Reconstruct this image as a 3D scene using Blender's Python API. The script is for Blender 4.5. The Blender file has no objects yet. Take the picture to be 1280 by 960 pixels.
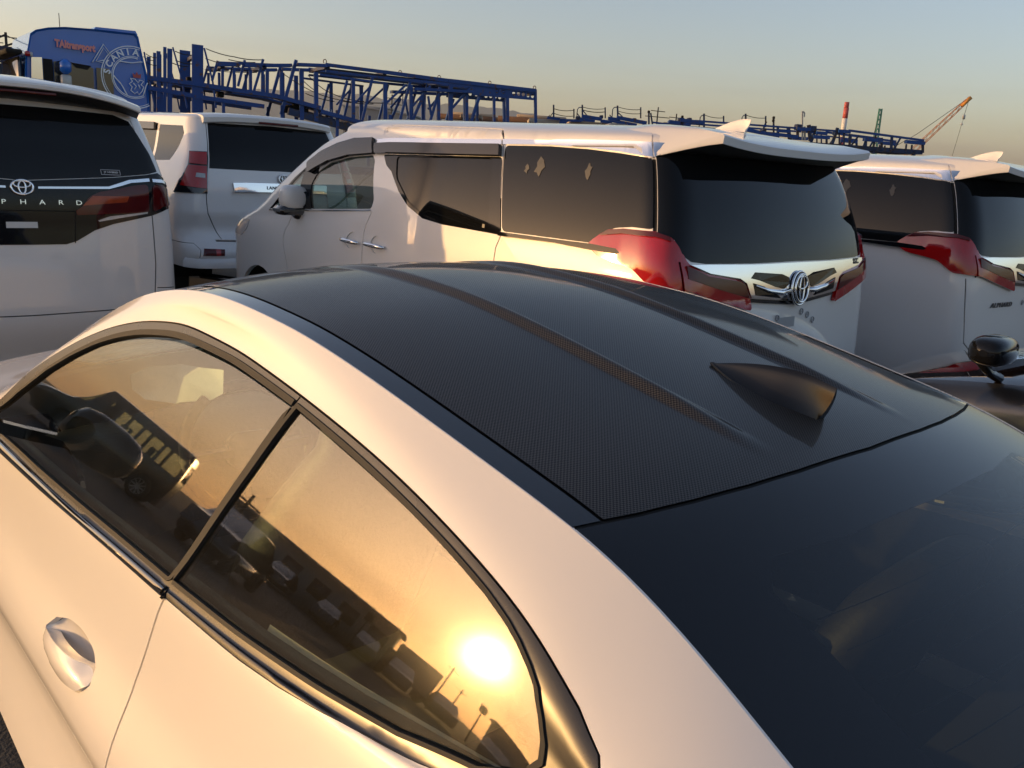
import bpy, math, random
import numpy as np
from mathutils import Vector, Matrix
from mathutils.geometry import delaunay_2d_cdt

random.seed(4)
SC = bpy.context.scene
COL = SC.collection

# ------------------------------------------------------------------ camera
CAM_F, CAM_PITCH, CAM_ROLL, CAM_H = 1095.0, .252, .07, 1.633
cam = bpy.data.cameras.new('camera')
camera = bpy.data.objects.new('camera', cam)
COL.objects.link(camera)
cam.sensor_width = 36.0
cam.lens = CAM_F / 1280 * 36
cam.clip_start, cam.clip_end = .05, 20000
_fw = Vector((0, math.cos(CAM_PITCH), -math.sin(CAM_PITCH)))
_up0 = Vector((0, math.sin(CAM_PITCH), math.cos(CAM_PITCH)))
_rt = Vector((1, 0, 0)) * math.cos(CAM_ROLL) + _up0 * math.sin(CAM_ROLL)
_up = _up0 * math.cos(CAM_ROLL) - Vector((1, 0, 0)) * math.sin(CAM_ROLL)
camera.matrix_world = Matrix(((_rt.x, _up.x, -_fw.x, 0), (_rt.y, _up.y, -_fw.y, 0), (_rt.z, _up.z, -_fw.z, CAM_H), (0, 0, 0, 1)))
SC.camera = camera

# ------------------------------------------------------------------ sun, sky, exposure
SUN_AZ, SUN_EL = math.radians(182.6), math.radians(4.0)      # towards the sun, from +x anticlockwise
sdir = Vector((math.cos(SUN_AZ) * math.cos(SUN_EL), math.sin(SUN_AZ) * math.cos(SUN_EL), math.sin(SUN_EL)))
sl = bpy.data.lights.new('sun', 'SUN')
sl.energy, sl.angle, sl.color = 2.5, math.radians(.53), (1.0, .58, .21)
sun = bpy.data.objects.new('sun', sl)
COL.objects.link(sun)
sun.rotation_euler = sdir.to_track_quat('Z', 'Y').to_euler()

world = bpy.data.worlds.new('World')
SC.world = world
world.use_nodes = True
wn, wl = world.node_tree.nodes, world.node_tree.links
bg = wn['Background']
sky = wn.new('ShaderNodeTexSky')
sky.sky_type = 'NISHITA'
sky.sun_disc = False
sky.sun_elevation = SUN_EL
sky.sun_rotation = math.pi / 2 - SUN_AZ
sky.altitude, sky.air_density, sky.dust_density, sky.ozone_density = 0, .85, 1.6, 1.5
hs = wn.new('ShaderNodeHueSaturation')
hs.inputs['Saturation'].default_value = .95
tint = wn.new('ShaderNodeMix'); tint.data_type = 'RGBA'; tint.blend_type = 'MULTIPLY'; tint.inputs[0].default_value = 1.0
tint.inputs[7].default_value = (1.20, 1.04, 1.06, 1)
wl.new(sky.outputs[0], hs.inputs['Color']); wl.new(hs.outputs[0], tint.inputs[6])
wtc = wn.new('ShaderNodeTexCoord'); wmp = wn.new('ShaderNodeMapping'); wmp.inputs['Scale'].default_value = (2.2, 2.2, 34)
wno = wn.new('ShaderNodeTexNoise'); wno.inputs['Scale'].default_value = 1.6; wno.inputs['Detail'].default_value = 4
wrp = wn.new('ShaderNodeMapRange'); wrp.inputs[1].default_value, wrp.inputs[2].default_value, wrp.inputs[3].default_value, wrp.inputs[4].default_value = .50, .72, 0, .55
wsp = wn.new('ShaderNodeSeparateXYZ'); wel = wn.new('ShaderNodeMapRange'); wel.inputs[1].default_value, wel.inputs[2].default_value, wel.inputs[3].default_value, wel.inputs[4].default_value = .03, .12, 1, 0
wmu = wn.new('ShaderNodeMath'); wmu.operation = 'MULTIPLY'
wmx = wn.new('ShaderNodeMix'); wmx.data_type = 'RGBA'; wmx.blend_type = 'MULTIPLY'; wmx.inputs[7].default_value = (.72, .70, .74, 1)
wl.new(wtc.outputs['Generated'], wmp.inputs[0]); wl.new(wmp.outputs[0], wno.inputs[0]); wl.new(wno.outputs[0], wrp.inputs[0])
wl.new(wtc.outputs['Generated'], wsp.inputs[0]); wl.new(wsp.outputs[2], wel.inputs[0])
wl.new(wrp.outputs[0], wmu.inputs[0]); wl.new(wel.outputs[0], wmu.inputs[1]); wl.new(wmu.outputs[0], wmx.inputs[0])
wl.new(tint.outputs[2], wmx.inputs[6]); wl.new(wmx.outputs[2], bg.inputs[0])
bg.inputs[1].default_value = .15
vs = SC.view_settings
vs.view_transform, vs.look, vs.gamma, vs.use_curve_mapping = 'Standard', 'None', 1.0, False
vs.exposure = 1.22
SC.cycles.max_bounces = 8
SC.cycles.transparent_max_bounces = 24
SC.cycles.sample_clamp_indirect = 6.0


# ------------------------------------------------------------------ materials
def mat(name, base=(.5, .5, .5), rough=.5, metal=0.0, coat=0.0, coat_rough=.03, ior=1.5, spec=.5, noise=0.0, nscale=6.0, bump=0.0, bscale=60.0, rnoise=0.0):
    m = bpy.data.materials.new(name)
    m.use_nodes = True
    nt = m.node_tree
    b = nt.nodes['Principled BSDF']
    b.inputs['Base Color'].default_value = (*base, 1)
    b.inputs['Roughness'].default_value = rough
    b.inputs['Metallic'].default_value = metal
    b.inputs['Coat Weight'].default_value = coat
    b.inputs['Coat Roughness'].default_value = coat_rough
    b.inputs['IOR'].default_value = ior
    b.inputs['Specular IOR Level'].default_value = spec
    if noise or rnoise or bump:
        tc = nt.nodes.new('ShaderNodeTexCoord')
        tx = nt.nodes.new('ShaderNodeTexNoise')
        tx.inputs['Scale'].default_value = nscale
        tx.inputs['Detail'].default_value = 5
        nt.links.new(tc.outputs['Object'], tx.inputs['Vector'])
    if noise:
        mx = nt.nodes.new('ShaderNodeMix')
        mx.data_type = 'RGBA'
        mx.inputs[6].default_value = (*[c * (1 - noise) for c in base], 1)
        mx.inputs[7].default_value = (*[min(1, c * (1 + noise)) for c in base], 1)
        nt.links.new(tx.outputs['Fac'], mx.inputs[0])
        nt.links.new(mx.outputs[2], b.inputs['Base Color'])
    if rnoise:
        mr = nt.nodes.new('ShaderNodeMapRange')
        mr.inputs[3].default_value = max(0, rough - rnoise)
        mr.inputs[4].default_value = rough + rnoise
        nt.links.new(tx.outputs['Fac'], mr.inputs[0])
        nt.links.new(mr.outputs[0], b.inputs['Roughness'])
    if bump:
        t2 = nt.nodes.new('ShaderNodeTexNoise')
        t2.inputs['Scale'].default_value = bscale
        nt.links.new(tc.outputs['Object'], t2.inputs['Vector'])
        bp = nt.nodes.new('ShaderNodeBump')
        bp.inputs['Strength'].default_value = bump
        bp.inputs['Distance'].default_value = .01
        nt.links.new(t2.outputs['Fac'], bp.inputs['Height'])
        nt.links.new(bp.outputs[0], b.inputs['Normal'])
    return m


def glass(name, tint=(.5, .55, .52), ior=1.7, dust=.0, dustcol=(.5, .45, .38), grough=.006, veil=.0):
    """Thin pane: mirror by Fresnel over tinted see-through, with a film of dust."""
    m = bpy.data.materials.new(name)
    m.use_nodes = True
    nt = m.node_tree
    nt.nodes.remove(nt.nodes['Principled BSDF'])
    out = nt.nodes['Material Output']
    tr = nt.nodes.new('ShaderNodeBsdfTransparent')
    tr.inputs[0].default_value = (*tint, 1)
    gl = nt.nodes.new('ShaderNodeBsdfGlossy')
    gl.inputs['Roughness'].default_value = grough
    fr = nt.nodes.new('ShaderNodeFresnel')
    # the same mirror strength from either side of the pane
    ge = nt.nodes.new('ShaderNodeNewGeometry')
    ex = nt.nodes.new('ShaderNodeMath'); ex.operation = 'MULTIPLY_ADD'; ex.inputs[1].default_value = -2.0; ex.inputs[2].default_value = 1.0
    pw = nt.nodes.new('ShaderNodeMath'); pw.operation = 'POWER'; pw.inputs[0].default_value = ior
    nt.links.new(ge.outputs['Backfacing'], ex.inputs[0]); nt.links.new(ex.outputs[0], pw.inputs[1]); nt.links.new(pw.outputs[0], fr.inputs[0])
    mx = nt.nodes.new('ShaderNodeMixShader')
    nt.links.new(fr.outputs[0], mx.inputs[0])
    # a thin film added to the mirror image, imitating camera glare round the sun
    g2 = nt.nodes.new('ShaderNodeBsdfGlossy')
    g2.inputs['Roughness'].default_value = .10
    mg = nt.nodes.new('ShaderNodeMixShader'); mg.inputs[0].default_value = veil
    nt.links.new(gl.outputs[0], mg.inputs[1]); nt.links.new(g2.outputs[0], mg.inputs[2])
    nt.links.new(tr.outputs[0], mx.inputs[1])
    nt.links.new(mg.outputs[0], mx.inputs[2])
    last = mx
    if dust:
        df = nt.nodes.new('ShaderNodeBsdfDiffuse')
        df.inputs[0].default_value = (*dustcol, 1)
        tc = nt.nodes.new('ShaderNodeTexCoord')
        tx = nt.nodes.new('ShaderNodeTexNoise')
        tx.inputs['Scale'].default_value = 3.0
        tx.inputs['Detail'].default_value = 8
        nt.links.new(tc.outputs['Object'], tx.inputs['Vector'])
        mr = nt.nodes.new('ShaderNodeMapRange')
        mr.inputs[1].default_value, mr.inputs[2].default_value = .3, .75
        mr.inputs[3].default_value, mr.inputs[4].default_value = dust * .4, dust * 1.5
        nt.links.new(tx.outputs['Fac'], mr.inputs[0])
        m2 = nt.nodes.new('ShaderNodeMixShader')
        nt.links.new(mr.outputs[0], m2.inputs[0])
        nt.links.new(mx.outputs[0], m2.inputs[1])
        nt.links.new(df.outputs[0], m2.inputs[2])
        last = m2
    nt.links.new(last.outputs[0], out.inputs[0])
    return m


M = {}
M['white'] = mat('pearl_white_paint', (.74, .72, .70), .38, coat=1.0, coat_rough=.025, noise=.02, nscale=2.5)
M['cwhite'] = mat('warm_white_paint', (.76, .73, .69), .36, coat=1.0, coat_rough=.02, noise=.02, nscale=2.0)
M['privacy'] = mat('privacy_glass', (.006, .0065, .007), .02, spec=.5, ior=1.34, rnoise=.012, nscale=3)
M['clear'] = glass('clear_glass', (.62, .70, .64), 1.55, .03)
M['coupe_glass'] = glass('coupe_side_glass', (.60, .70, .63), 1.95, .012, grough=.014, veil=.075)
M['coupe_rear_glass'] = glass('coupe_rear_glass', (.26, .29, .30), 1.66, .008, (.35, .4, .5))
M['visor'] = mat('smoked_visor', (.045, .042, .04), .08, spec=.45)
M['chrome'] = mat('chrome', (.86, .86, .87), .05, metal=1.0, rnoise=.03, nscale=5)
M['satin'] = mat('satin_chrome', (.72, .72, .74), .2, metal=1.0)
M['gloss_black'] = mat('gloss_black', (.008, .008, .009), .05, coat=1.0, spec=.6)
M['panel'] = mat('piano_panel', (.006, .0065, .008), .04, spec=.42, ior=1.4, rnoise=.01, nscale=4)
M['black'] = mat('black_plastic', (.018, .018, .019), .45)
M['rubber'] = mat('rubber', (.02, .02, .02), .75, noise=.3, nscale=20)
M['gap'] = mat('dark_gap', (.006, .006, .006), .9)
M['trim'] = mat('shadow_line_trim', (.022, .023, .027), .28, spec=.45, rnoise=.05, nscale=12)
M['red'] = mat('red_lens', (.38, .004, .005), .06, coat=1.0, coat_rough=.02, spec=.5, noise=.2, nscale=9)
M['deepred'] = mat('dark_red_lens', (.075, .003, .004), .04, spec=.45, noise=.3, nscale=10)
M['orange'] = mat('amber_lens', (.34, .05, .012), .06, spec=.45, noise=.4, nscale=20)
M['lens'] = mat('clear_lens', (.42, .43, .44), .1, coat=1.0, noise=.3, nscale=40)
M['print'] = mat('white_print', (.72, .73, .75), .5)
M['dark_print'] = mat('dark_print', (.05, .05, .055), .4)
M['seat'] = mat('seat_leather', (.035, .032, .03), .55, bump=.15, bscale=90)
M['seat_tan'] = mat('seat_cover_film', (.42, .40, .35), .3, bump=.4, bscale=14, noise=.15)
M['lining'] = mat('sunlit_tan_lining', (.50, .42, .33), .8)  # pale tan puts sunlight into the colour, seen through the rear window
M['headliner'] = mat('headliner', (.05, .05, .05), .9)
M['rim'] = mat('alloy_rim', (.35, .35, .36), .3, metal=.9)
M['sheet'] = mat('plastic_sheet', (.80, .85, .88), .4, noise=.1, nscale=9, bump=.5, bscale=12)
M['sticker'] = mat('grey_label', (.33, .34, .36), .5)
M['platewhite'] = mat('plate_label', (.62, .62, .60), .45)
# ------------------------------------------------------------------ object helpers
def tag(o, label=None, cat=None, group=None, kind=None):
    if label: o['label'] = label
    if cat: o['category'] = cat
    if group: o['group'] = group
    if kind: o['kind'] = kind
    return o


def thing(name, label, cat, loc=(0, 0, 0), rz=0.0, group=None):
    o = bpy.data.objects.new(name, None)
    COL.objects.link(o)
    o.location = loc
    o.rotation_euler = (0, 0, rz)
    o.empty_display_size = .3
    return tag(o, label, cat, group)


def copy_tree(o, parent=None):
    c = o.copy()
    COL.objects.link(c)
    c.parent = parent
    for ch in list(o.children):
        copy_tree(ch, c)
    return c


class MB:
    """collects polygons (with optional loop normals) for one mesh"""
    def __init__(s):
        s.V, s.F, s.N, s.mi = [], [], [], []

    def add(s, V, F, N=None, mi=0):
        b = len(s.V)
        s.V += [tuple(map(float, v)) for v in V]
        for k, f in enumerate(F):
            s.F.append([b + i for i in f])
            s.N.append(None if N is None else N[k])
            s.mi.append(mi)
        return s

    def build(s, name, m, parent=None, smooth=True, loc=None, rot=None, autosmooth=None):
        me = bpy.data.meshes.new(name)
        me.from_pydata(s.V, [], s.F)
        ms = m if isinstance(m, (list, tuple)) else [m]
        for q in ms: me.materials.append(q)
        if len(ms) > 1:
            me.polygons.foreach_set('material_index', s.mi)
        me.polygons.foreach_set('use_smooth', [bool(smooth)] * len(s.F))
        if any(n is not None for n in s.N):
            me.update()
            L = []
            for p, n in zip(me.polygons, s.N):
                if n is None: L += [tuple(p.normal)] * len(p.vertices)
                else: L += [tuple(q) for q in n]
            me.normals_split_custom_set(L)
        elif autosmooth:
            me.set_sharp_from_angle(angle=math.radians(autosmooth))
        o = bpy.data.objects.new(name, me)
        COL.objects.link(o)
        o.shadow_terminator_geometry_offset = .25
        if parent: o.parent = parent
        if loc: o.location = loc
        if rot: o.rotation_euler = rot
        return o

    # ---- simple solids
    def box(s, c, h, R=None, mi=0, bev=0.0):
        c = np.array(c, float); h = np.array(h, float)
        if bev:
            b = min(bev, *(h * .9)); V = []; sg = [(-1, -1), (1, -1), (1, 1), (-1, 1)]
            rings = []
            for z, i in ((-1, 1), (-1, 0), (1, 0), (1, 1)):
                zz = z * (h[2] - (0 if i else b)); d = b if i else 0
                ring = []
                for a, e in sg:
                    X, Y = a * (h[0] - d), e * (h[1] - d)
                    if i: ring.append((X, Y, zz)); ring.append((X, Y, zz))
                    else:
                        p1 = (a * (h[0] - b), e * h[1], zz); p2 = (a * h[0], e * (h[1] - b), zz)
                        ring += [p1, p2] if a * e < 0 else [p2, p1]
                rings.append(ring)
            F = []
            for r in range(3):
                for k in range(8):
                    F.append([r * 8 + k, r * 8 + (k + 1) % 8, (r + 1) * 8 + (k + 1) % 8, (r + 1) * 8 + k])
            F.append([7, 6, 5, 4, 3, 2, 1, 0]); F.append([24 + k for k in range(8)])
            V = np.array([p for r in rings for p in r])
        else:
            V = np.array([(x, y, z) for z in (-1, 1) for x, y in ((-1, -1), (1, -1), (1, 1), (-1, 1))], float) * h
            F = [[3, 2, 1, 0], [4, 5, 6, 7], [0, 1, 5, 4], [1, 2, 6, 5], [2, 3, 7, 6], [3, 0, 4, 7]]
        if R is not None: V = V @ np.array(R).T
        return s.add(V + c, F, mi=mi)

    def bar(s, p, q, w, d=None, mi=0, up=(0, 0, 1)):
        """square bar from p to q, w wide and d deep"""
        p, q = np.array(p, float), np.array(q, float); d = d or w
        a = q - p; L = np.linalg.norm(a); a = a / max(L, 1e-9)
        u = np.array(up, float)
        if abs(a @ u) > .95: u = np.array([0, 1, 0.]) if abs(a[1]) < .9 else np.array([1, 0, 0.])
        x = np.cross(a, u); x /= np.linalg.norm(x); y = np.cross(x, a)
        V = [e + x * i * w / 2 + y * j * d / 2 for e in (p, q) for i, j in ((-1, -1), (1, -1), (1, 1), (-1, 1))]
        return s.add(V, [[0, 1, 2, 3], [7, 6, 5, 4], [4, 5, 1, 0], [5, 6, 2, 1], [6, 7, 3, 2], [7, 4, 0, 3]], mi=mi)

    def tube(s, P, r, n=8, mi=0, closed=False, caps=True):
        P = np.array(P, float); m = len(P); rr = np.broadcast_to(np.array(r, float), (m,))
        T = np.gradient(P, axis=0) if not closed else np.roll(P, -1, 0) - np.roll(P, 1, 0)
        T /= np.maximum(np.linalg.norm(T, axis=1, keepdims=True), 1e-9)
        V = []; x = None
        for i in range(m):
            t = T[i]
            if x is None:
                u = np.array([0, 0, 1.]) if abs(t[2]) < .9 else np.array([1., 0, 0])
                x = np.cross(t, u)
            x = x - t * (x @ t); x /= np.linalg.norm(x); y = np.cross(t, x)
            for k in range(n):
                a = 2 * math.pi * k / n
                V.append(P[i] + rr[i] * (x * math.cos(a) + y * math.sin(a)))
        F = []
        for i in range(m if closed else m - 1):
            j = (i + 1) % m
            for k in range(n):
                F.append([i * n + k, i * n + (k + 1) % n, j * n + (k + 1) % n, j * n + k])
        if caps and not closed:
            F.append(list(range(n))[::-1]); F.append([(m - 1) * n + k for k in range(n)])
        return s.add(V, F, mi=mi)

    def lathe(s, prof, n=32, axis='x', c=(0, 0, 0), mi=0):
        V = []; F = []; m = len(prof); c = np.array(c, float)
        for a, r in prof:
            for k in range(n):
                t = 2 * math.pi * k / n
                p = (a, r * math.cos(t), r * math.sin(t)) if axis == 'x' else (r * math.cos(t), r * math.sin(t), a)
                V.append(c + p)
        for i in range(m - 1):
            for k in range(n):
                F.append([i * n + k, i * n + (k + 1) % n, (i + 1) * n + (k + 1) % n, (i + 1) * n + k])
        return s.add(V, F, mi=mi)

    def grid(s, P, mi=0, flip=False):
        P = np.array(P, float); a, b = P.shape[:2]
        F = [[i * b + j, i * b + j + 1, (i + 1) * b + j + 1, (i + 1) * b + j] for i in range(a - 1) for j in range(b - 1)]
        if flip: F = [f[::-1] for f in F]
        return s.add(P.reshape(-1, 3), F, mi=mi)


def text_mesh(txt, size=1.0, font=None, bold=0.0, shear=0.0, space=1.0, depth=0.0):
    """flat lettering as (V, F), origin at its centre"""
    cu = bpy.data.curves.new('txt', 'FONT')
    cu.body = txt; cu.size = size; cu.align_x = 'CENTER'; cu.align_y = 'CENTER'; cu.offset = bold; cu.shear = shear; cu.space_character = space
    cu.resolution_u = 3; cu.extrude = depth
    ob = bpy.data.objects.new('txt', cu); COL.objects.link(ob)
    dg = bpy.context.evaluated_depsgraph_get(); dg.update()
    me = bpy.data.meshes.new_from_object(ob.evaluated_get(dg))
    V = np.array([v.co[:] for v in me.vertices]) if len(me.vertices) else np.zeros((0, 3)); F = [list(p.vertices) for p in me.polygons]
    bpy.data.objects.remove(ob); bpy.data.curves.remove(cu); bpy.data.meshes.remove(me)
    return V, F


# ------------------------------------------------------------------ cutting one smooth skin into panels
def densify(p, step, closed=True):
    p = np.array(p, float); out = []
    n = len(p)
    for i in range(n if closed else n - 1):
        a, b = p[i], p[(i + 1) % n]
        k = max(1, int(math.ceil(np.linalg.norm(b - a) / step)))
        out += [a + (b - a) * j / k for j in range(k)]
    if not closed: out.append(p[-1])
    return np.array(out)


def smooth_poly(p, it=1, r=.03):
    """round only the corners of a closed outline"""
    p = np.array(p, float)
    r = r * (1 if it == 1 else 1.6)
    out = []
    n = len(p)
    for i in range(n):
        a, b, c = p[i - 1], p[i], p[(i + 1) % n]
        u, w = a - b, c - b
        lu, lw = np.linalg.norm(u), np.linalg.norm(w)
        if lu < 1e-6 or lw < 1e-6: continue
        if (u @ w) / (lu * lw) < -.93 or (abs(b[0]) < 1e-6):
            out.append(b); continue
        d = min(r, .42 * lu, .42 * lw)
        q0, q1 = b + u / lu * d, b + w / lw * d
        for k in (0, .25, .5, .75, 1):
            out.append((1 - k) ** 2 * q0 + 2 * k * (1 - k) * b + k * k * q1)
    return np.array(out)


def strip_poly(line, w):
    """a closed ribbon of half width w round an open line"""
    l = densify(line, .05, False)
    t = np.gradient(l, axis=0); t /= np.maximum(np.linalg.norm(t, axis=1, keepdims=True), 1e-9)
    n = np.stack([-t[:, 1], t[:, 0]], 1) * w
    return np.concatenate([l + n, (l - n)[::-1]])


def cdt(outer, feats, step, grid):
    verts, faces = [], []
    def put(p, st):
        q = densify(p, st); b = len(verts)
        # counter-clockwise
        ar = np.sum(q[:, 0] * np.roll(q[:, 1], -1) - np.roll(q[:, 0], -1) * q[:, 1])
        if ar < 0: q = q[::-1]
        verts.extend(q.tolist()); faces.append(list(range(b, b + len(q))))
    put(outer, step)
    for _, p in feats: put(p, step * .6)
    E = []
    for f in faces:
        a = np.array([verts[i] for i in f]); E.append(np.stack([a, np.roll(a, -1, 0)], 1))
    E = np.concatenate(E)
    g = np.array(grid, float)
    keep = np.ones(len(g), bool)
    for a, b in E:
        d = b - a; L = d @ d + 1e-12
        m = (np.abs(g[:, 0] - a[0]) < step + abs(d[0])) & (np.abs(g[:, 1] - a[1]) < step + abs(d[1])) & keep
        if not m.any(): continue
        u = np.clip(((g[m] - a) @ d) / L, 0, 1)
        keep[np.where(m)[0][np.linalg.norm(g[m] - a - u[:, None] * d, axis=1) < step * .3]] = False
    verts += g[keep].tolist()
    r = delaunay_2d_cdt([Vector(v) for v in verts], [], faces, 1, 1e-6)
    V = np.array([v[:] for v in r[0]]); T = [list(f) for f in r[2]]; lab = [max(o) if len(o) else 0 for o in r[5]]
    return V, T, lab


def panel(mb, V, T, surf, nrm, off=0.0, depth=.012, mirror=False, mi=0):
    """adds triangles T of the flat layout V, laid on surf() and moved off along the normal, with a rim of the given depth"""
    if not T: return mb
    ids = sorted({i for t in T for i in t}); re = {i: k for k, i in enumerate(ids)}
    uv = V[ids]
    P = surf(uv[:, 0], uv[:, 1]); N = nrm(uv[:, 0], uv[:, 1])
    if callable(off): off = off(uv)[:, None]
    P1 = P + N * off; P0 = P + N * (off - depth)
    tri = [[re[i] for i in t[::-1]] for t in T]
    edges = {}
    for t in tri:
        for i in range(3):
            e = (t[i], t[(i + 1) % 3])
            if (e[1], e[0]) in edges: del edges[(e[1], e[0])]
            else: edges[e] = 1
    for s in ((1, -1) if mirror else (1,)):
        sc = np.array([s, 1, 1.0])
        F = [t if s > 0 else t[::-1] for t in tri]
        NN = N * sc
        mb.add(P1 * sc, F, [[NN[i] for i in f] for f in F], mi)
        if depth > 0:
            n = len(ids)
            Q = [[e[1], e[0], e[0] + n, e[1] + n] for e in edges]
            if s < 0: Q = [q[::-1] for q in Q]
            mb.add(np.concatenate([P1, P0]) * sc, Q, None, mi)
    return mb


def wheel(parent, c, r=.34, w=.22, side=-1, rimmat=None):
    """tyre and rim; c is the centre of the outer face"""
    cx, cy, cz = c
    t = MB(); t.lathe([(cx - side * 0, r * .66), (cx + side * .012, r * .80), (cx + side * .0, r * .95), (cx - side * .03, r), (cx - side * (w - .03), r), (cx - side * w, r * .9), (cx - side * w, r * .6)], 36, 'x', (0, cy, cz))
    to = t.build('tyre', M['rubber'], parent)
    k = MB(); k.lathe([(cx - side * .01, r * .67), (cx - side * .03, r * .62), (cx - side * .06, r * .6)], 36, 'x', (0, cy, cz))
    for i in range(10):
        a = 2 * math.pi * i / 10
        k.bar((cx - side * .03, cy, cz), (cx - side * .02, cy + math.cos(a) * r * .64, cz + math.sin(a) * r * .64), .035, .03, up=(1, 0, 0))
    k.lathe([(cx - side * .015, .001), (cx - side * .015, .05), (cx - side * .04, .06)], 16, 'x', (0, cy, cz))
    k.build('rim', rimmat or M['rim'], to, smooth=True, autosmooth=40)
    return to


def sstep(x):
    x = np.clip(x, 0, 1)
    return x * x * (3 - 2 * x)


# ------------------------------------------------------------------ van and car bodies: one smooth skin per body
class Hull:
    """half hull: s = arc length along the plan outline from rear centre (left side), t = height, then roof inset"""
    def __init__(h,L,hw,cr=.16,rbow=.06,sbow=.03,fbow=.25,cf=.35,zr=1.8,crown=.13,wt=(),rt=(),ft=(),yw0=.9,yf0=2.4,ym=2.0,ts=.5,p=2.4,ysh=.2):
        h.L,h.hw,h.zr,h.crown,h.yw0,h.yf0,h.ym,h.ts,h.p,h.ysh=L,hw,zr,crown,yw0,yf0,ym,ts,p,ysh
        h.wt,h.rt,h.ft=[np.array(q).T for q in (wt,rt,ft)]
        pts=[]
        for x in np.linspace(0,hw-cr,60): pts.append((-x,rbow*(x/hw)**2.2))
        y0=pts[-1][1]
        for a in np.linspace(0,np.pi/2,24)[1:]: pts.append((-(hw-cr)-cr*np.sin(a),y0+cr*1.0*(1-np.cos(a))))
        ya,yb=pts[-1][1],L-fbow-cf
        for y in np.linspace(ya,yb,200)[1:]:
            pts.append((-(hw-sbow*(((y-ym)/(L/2))**2-((ya-ym)/(L/2))**2)*(1 if y>ym else 0)-0),y) if y>ym else (-hw,y))
        xe=-pts[-1][0]
        for a in np.linspace(0,np.pi/2,24)[1:]: pts.append((-(xe-cf)-cf*np.cos(a),yb+cf*np.sin(a)))
        xe2=-pts[-1][0]
        for x in np.linspace(xe2,0,40)[1:]: pts.append((-x,L-fbow*(x/xe2)**2))
        P=np.array(pts)
        d=np.r_[0,np.cumsum(np.hypot(*np.diff(P,axis=0).T))]
        h.smax=d[-1]; h.sg=np.linspace(0,h.smax,1600)
        X=np.interp(h.sg,d,P[:,0]);Y=np.interp(h.sg,d,P[:,1])
        k=np.hanning(61);k/=k.sum()
        Xp=np.r_[-X[30:0:-1],X,-X[-2:-32:-1]];Yp=np.r_[Y[30:0:-1],Y,Y[-2:-32:-1]]
        h.X=np.convolve(Xp,k,'valid');h.Y=np.convolve(Yp,k,'valid')
    @staticmethod
    def tab(T,z):
        # smooth (monotone-ish) interpolation
        x,y=T; m=np.gradient(y,x)
        i=np.clip(np.searchsorted(x,z)-1,0,len(x)-2)
        dx=x[i+1]-x[i];u=np.clip((z-x[i])/dx,0,1)
        return y[i]*(1+2*u)*(1-u)**2+m[i]*dx*u*(1-u)**2+y[i+1]*u*u*(3-2*u)+m[i+1]*dx*u*u*(u-1)
    def __call__(h,s,t):
        s=np.asarray(s,float);t=np.asarray(t,float)
        X=np.interp(np.abs(s),h.sg,h.X)*np.sign(s+1e-12);Y=np.interp(np.abs(s),h.sg,h.Y)
        z=np.minimum(t,h.zr);u=np.clip((t-h.zr)/h.ts,0,1)
        w=h.tab(h.wt,z)/h.hw
        a=h.tab(h.rt,z)*(1-sstep(Y/h.yw0)); 
        f=h.tab(h.ft,z)
        Y2=np.where(Y>h.yf0,h.yf0+(Y-h.yf0)*(1-f/(h.L-h.yf0)),Y)+a
        x=X*w*(1-u); y=h.ym+(Y2-h.ym)*(1-h.ysh*u)
        zz=z+h.crown*(1-(1-u)**h.p)**(1/h.p)
        return np.stack([x,y,zz],-1)
    def normal(h,s,t,e=2e-3):
        ds=h(np.asarray(s)+e,t)-h(np.asarray(s)-e,t);dt=h(s,np.asarray(t)+e)-h(s,np.asarray(t)-e)
        n=np.cross(dt,ds);l=np.linalg.norm(n,axis=-1,keepdims=True);return n/np.maximum(l,1e-9)
VAN=dict(L=4.93,hw=.925,cr=.15,rbow=.07,sbow=.05,zr=1.73,crown=.115,
  wt=[(.2,.88),(.45,.915),(.8,.925),(1.15,.915),(1.45,.855),(1.65,.795),(1.73,.765)],
  rt=[(.2,.08),(.45,0),(.9,0),(1.2,.03),(1.5,.12),(1.65,.19),(1.73,.24)],
  ft=[(.2,.2),(.5,.1),(.8,.1),(1.0,.15),(1.06,.28),(1.127,.5),(1.32,.86),(1.5,1.2),(1.66,1.55),(1.73,1.78)],yf0=2.35)
VANC=dict(VAN,cr=.13,rbow=.06,zr=1.78,crown=.13,rt=[(.2,.1),(.45,0),(.7,0),(1.0,.02),(1.3,.05),(1.5,.11),(1.7,.19),(1.78,.25)],
  wt=[(.2,.88),(.45,.92),(.8,.925),(1.15,.91),(1.35,.885),(1.6,.815),(1.78,.76)],
  ft=[(.2,.2),(.5,.1),(.8,.1),(1.0,.15),(1.1,.4),(1.3,.8),(1.5,1.2),(1.78,1.8)])
PRADO=dict(VAN,L=4.8,hw=.94,cr=.2,rbow=.05,zr=1.785,crown=.07,
  wt=[(.2,.88),(.5,.94),(.8,.94),(1.1,.93),(1.3,.87),(1.5,.80),(1.68,.76),(1.785,.735)],
  rt=[(.2,.2),(.45,.0),(.7,0),(.74,.06),(1.0,.08),(1.2,.10),(1.5,.17),(1.785,.33)],
  ft=[(.2,.15),(.5,0),(.9,.1),(1.1,1.0),(1.4,1.7),(1.785,2.3)])
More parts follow.
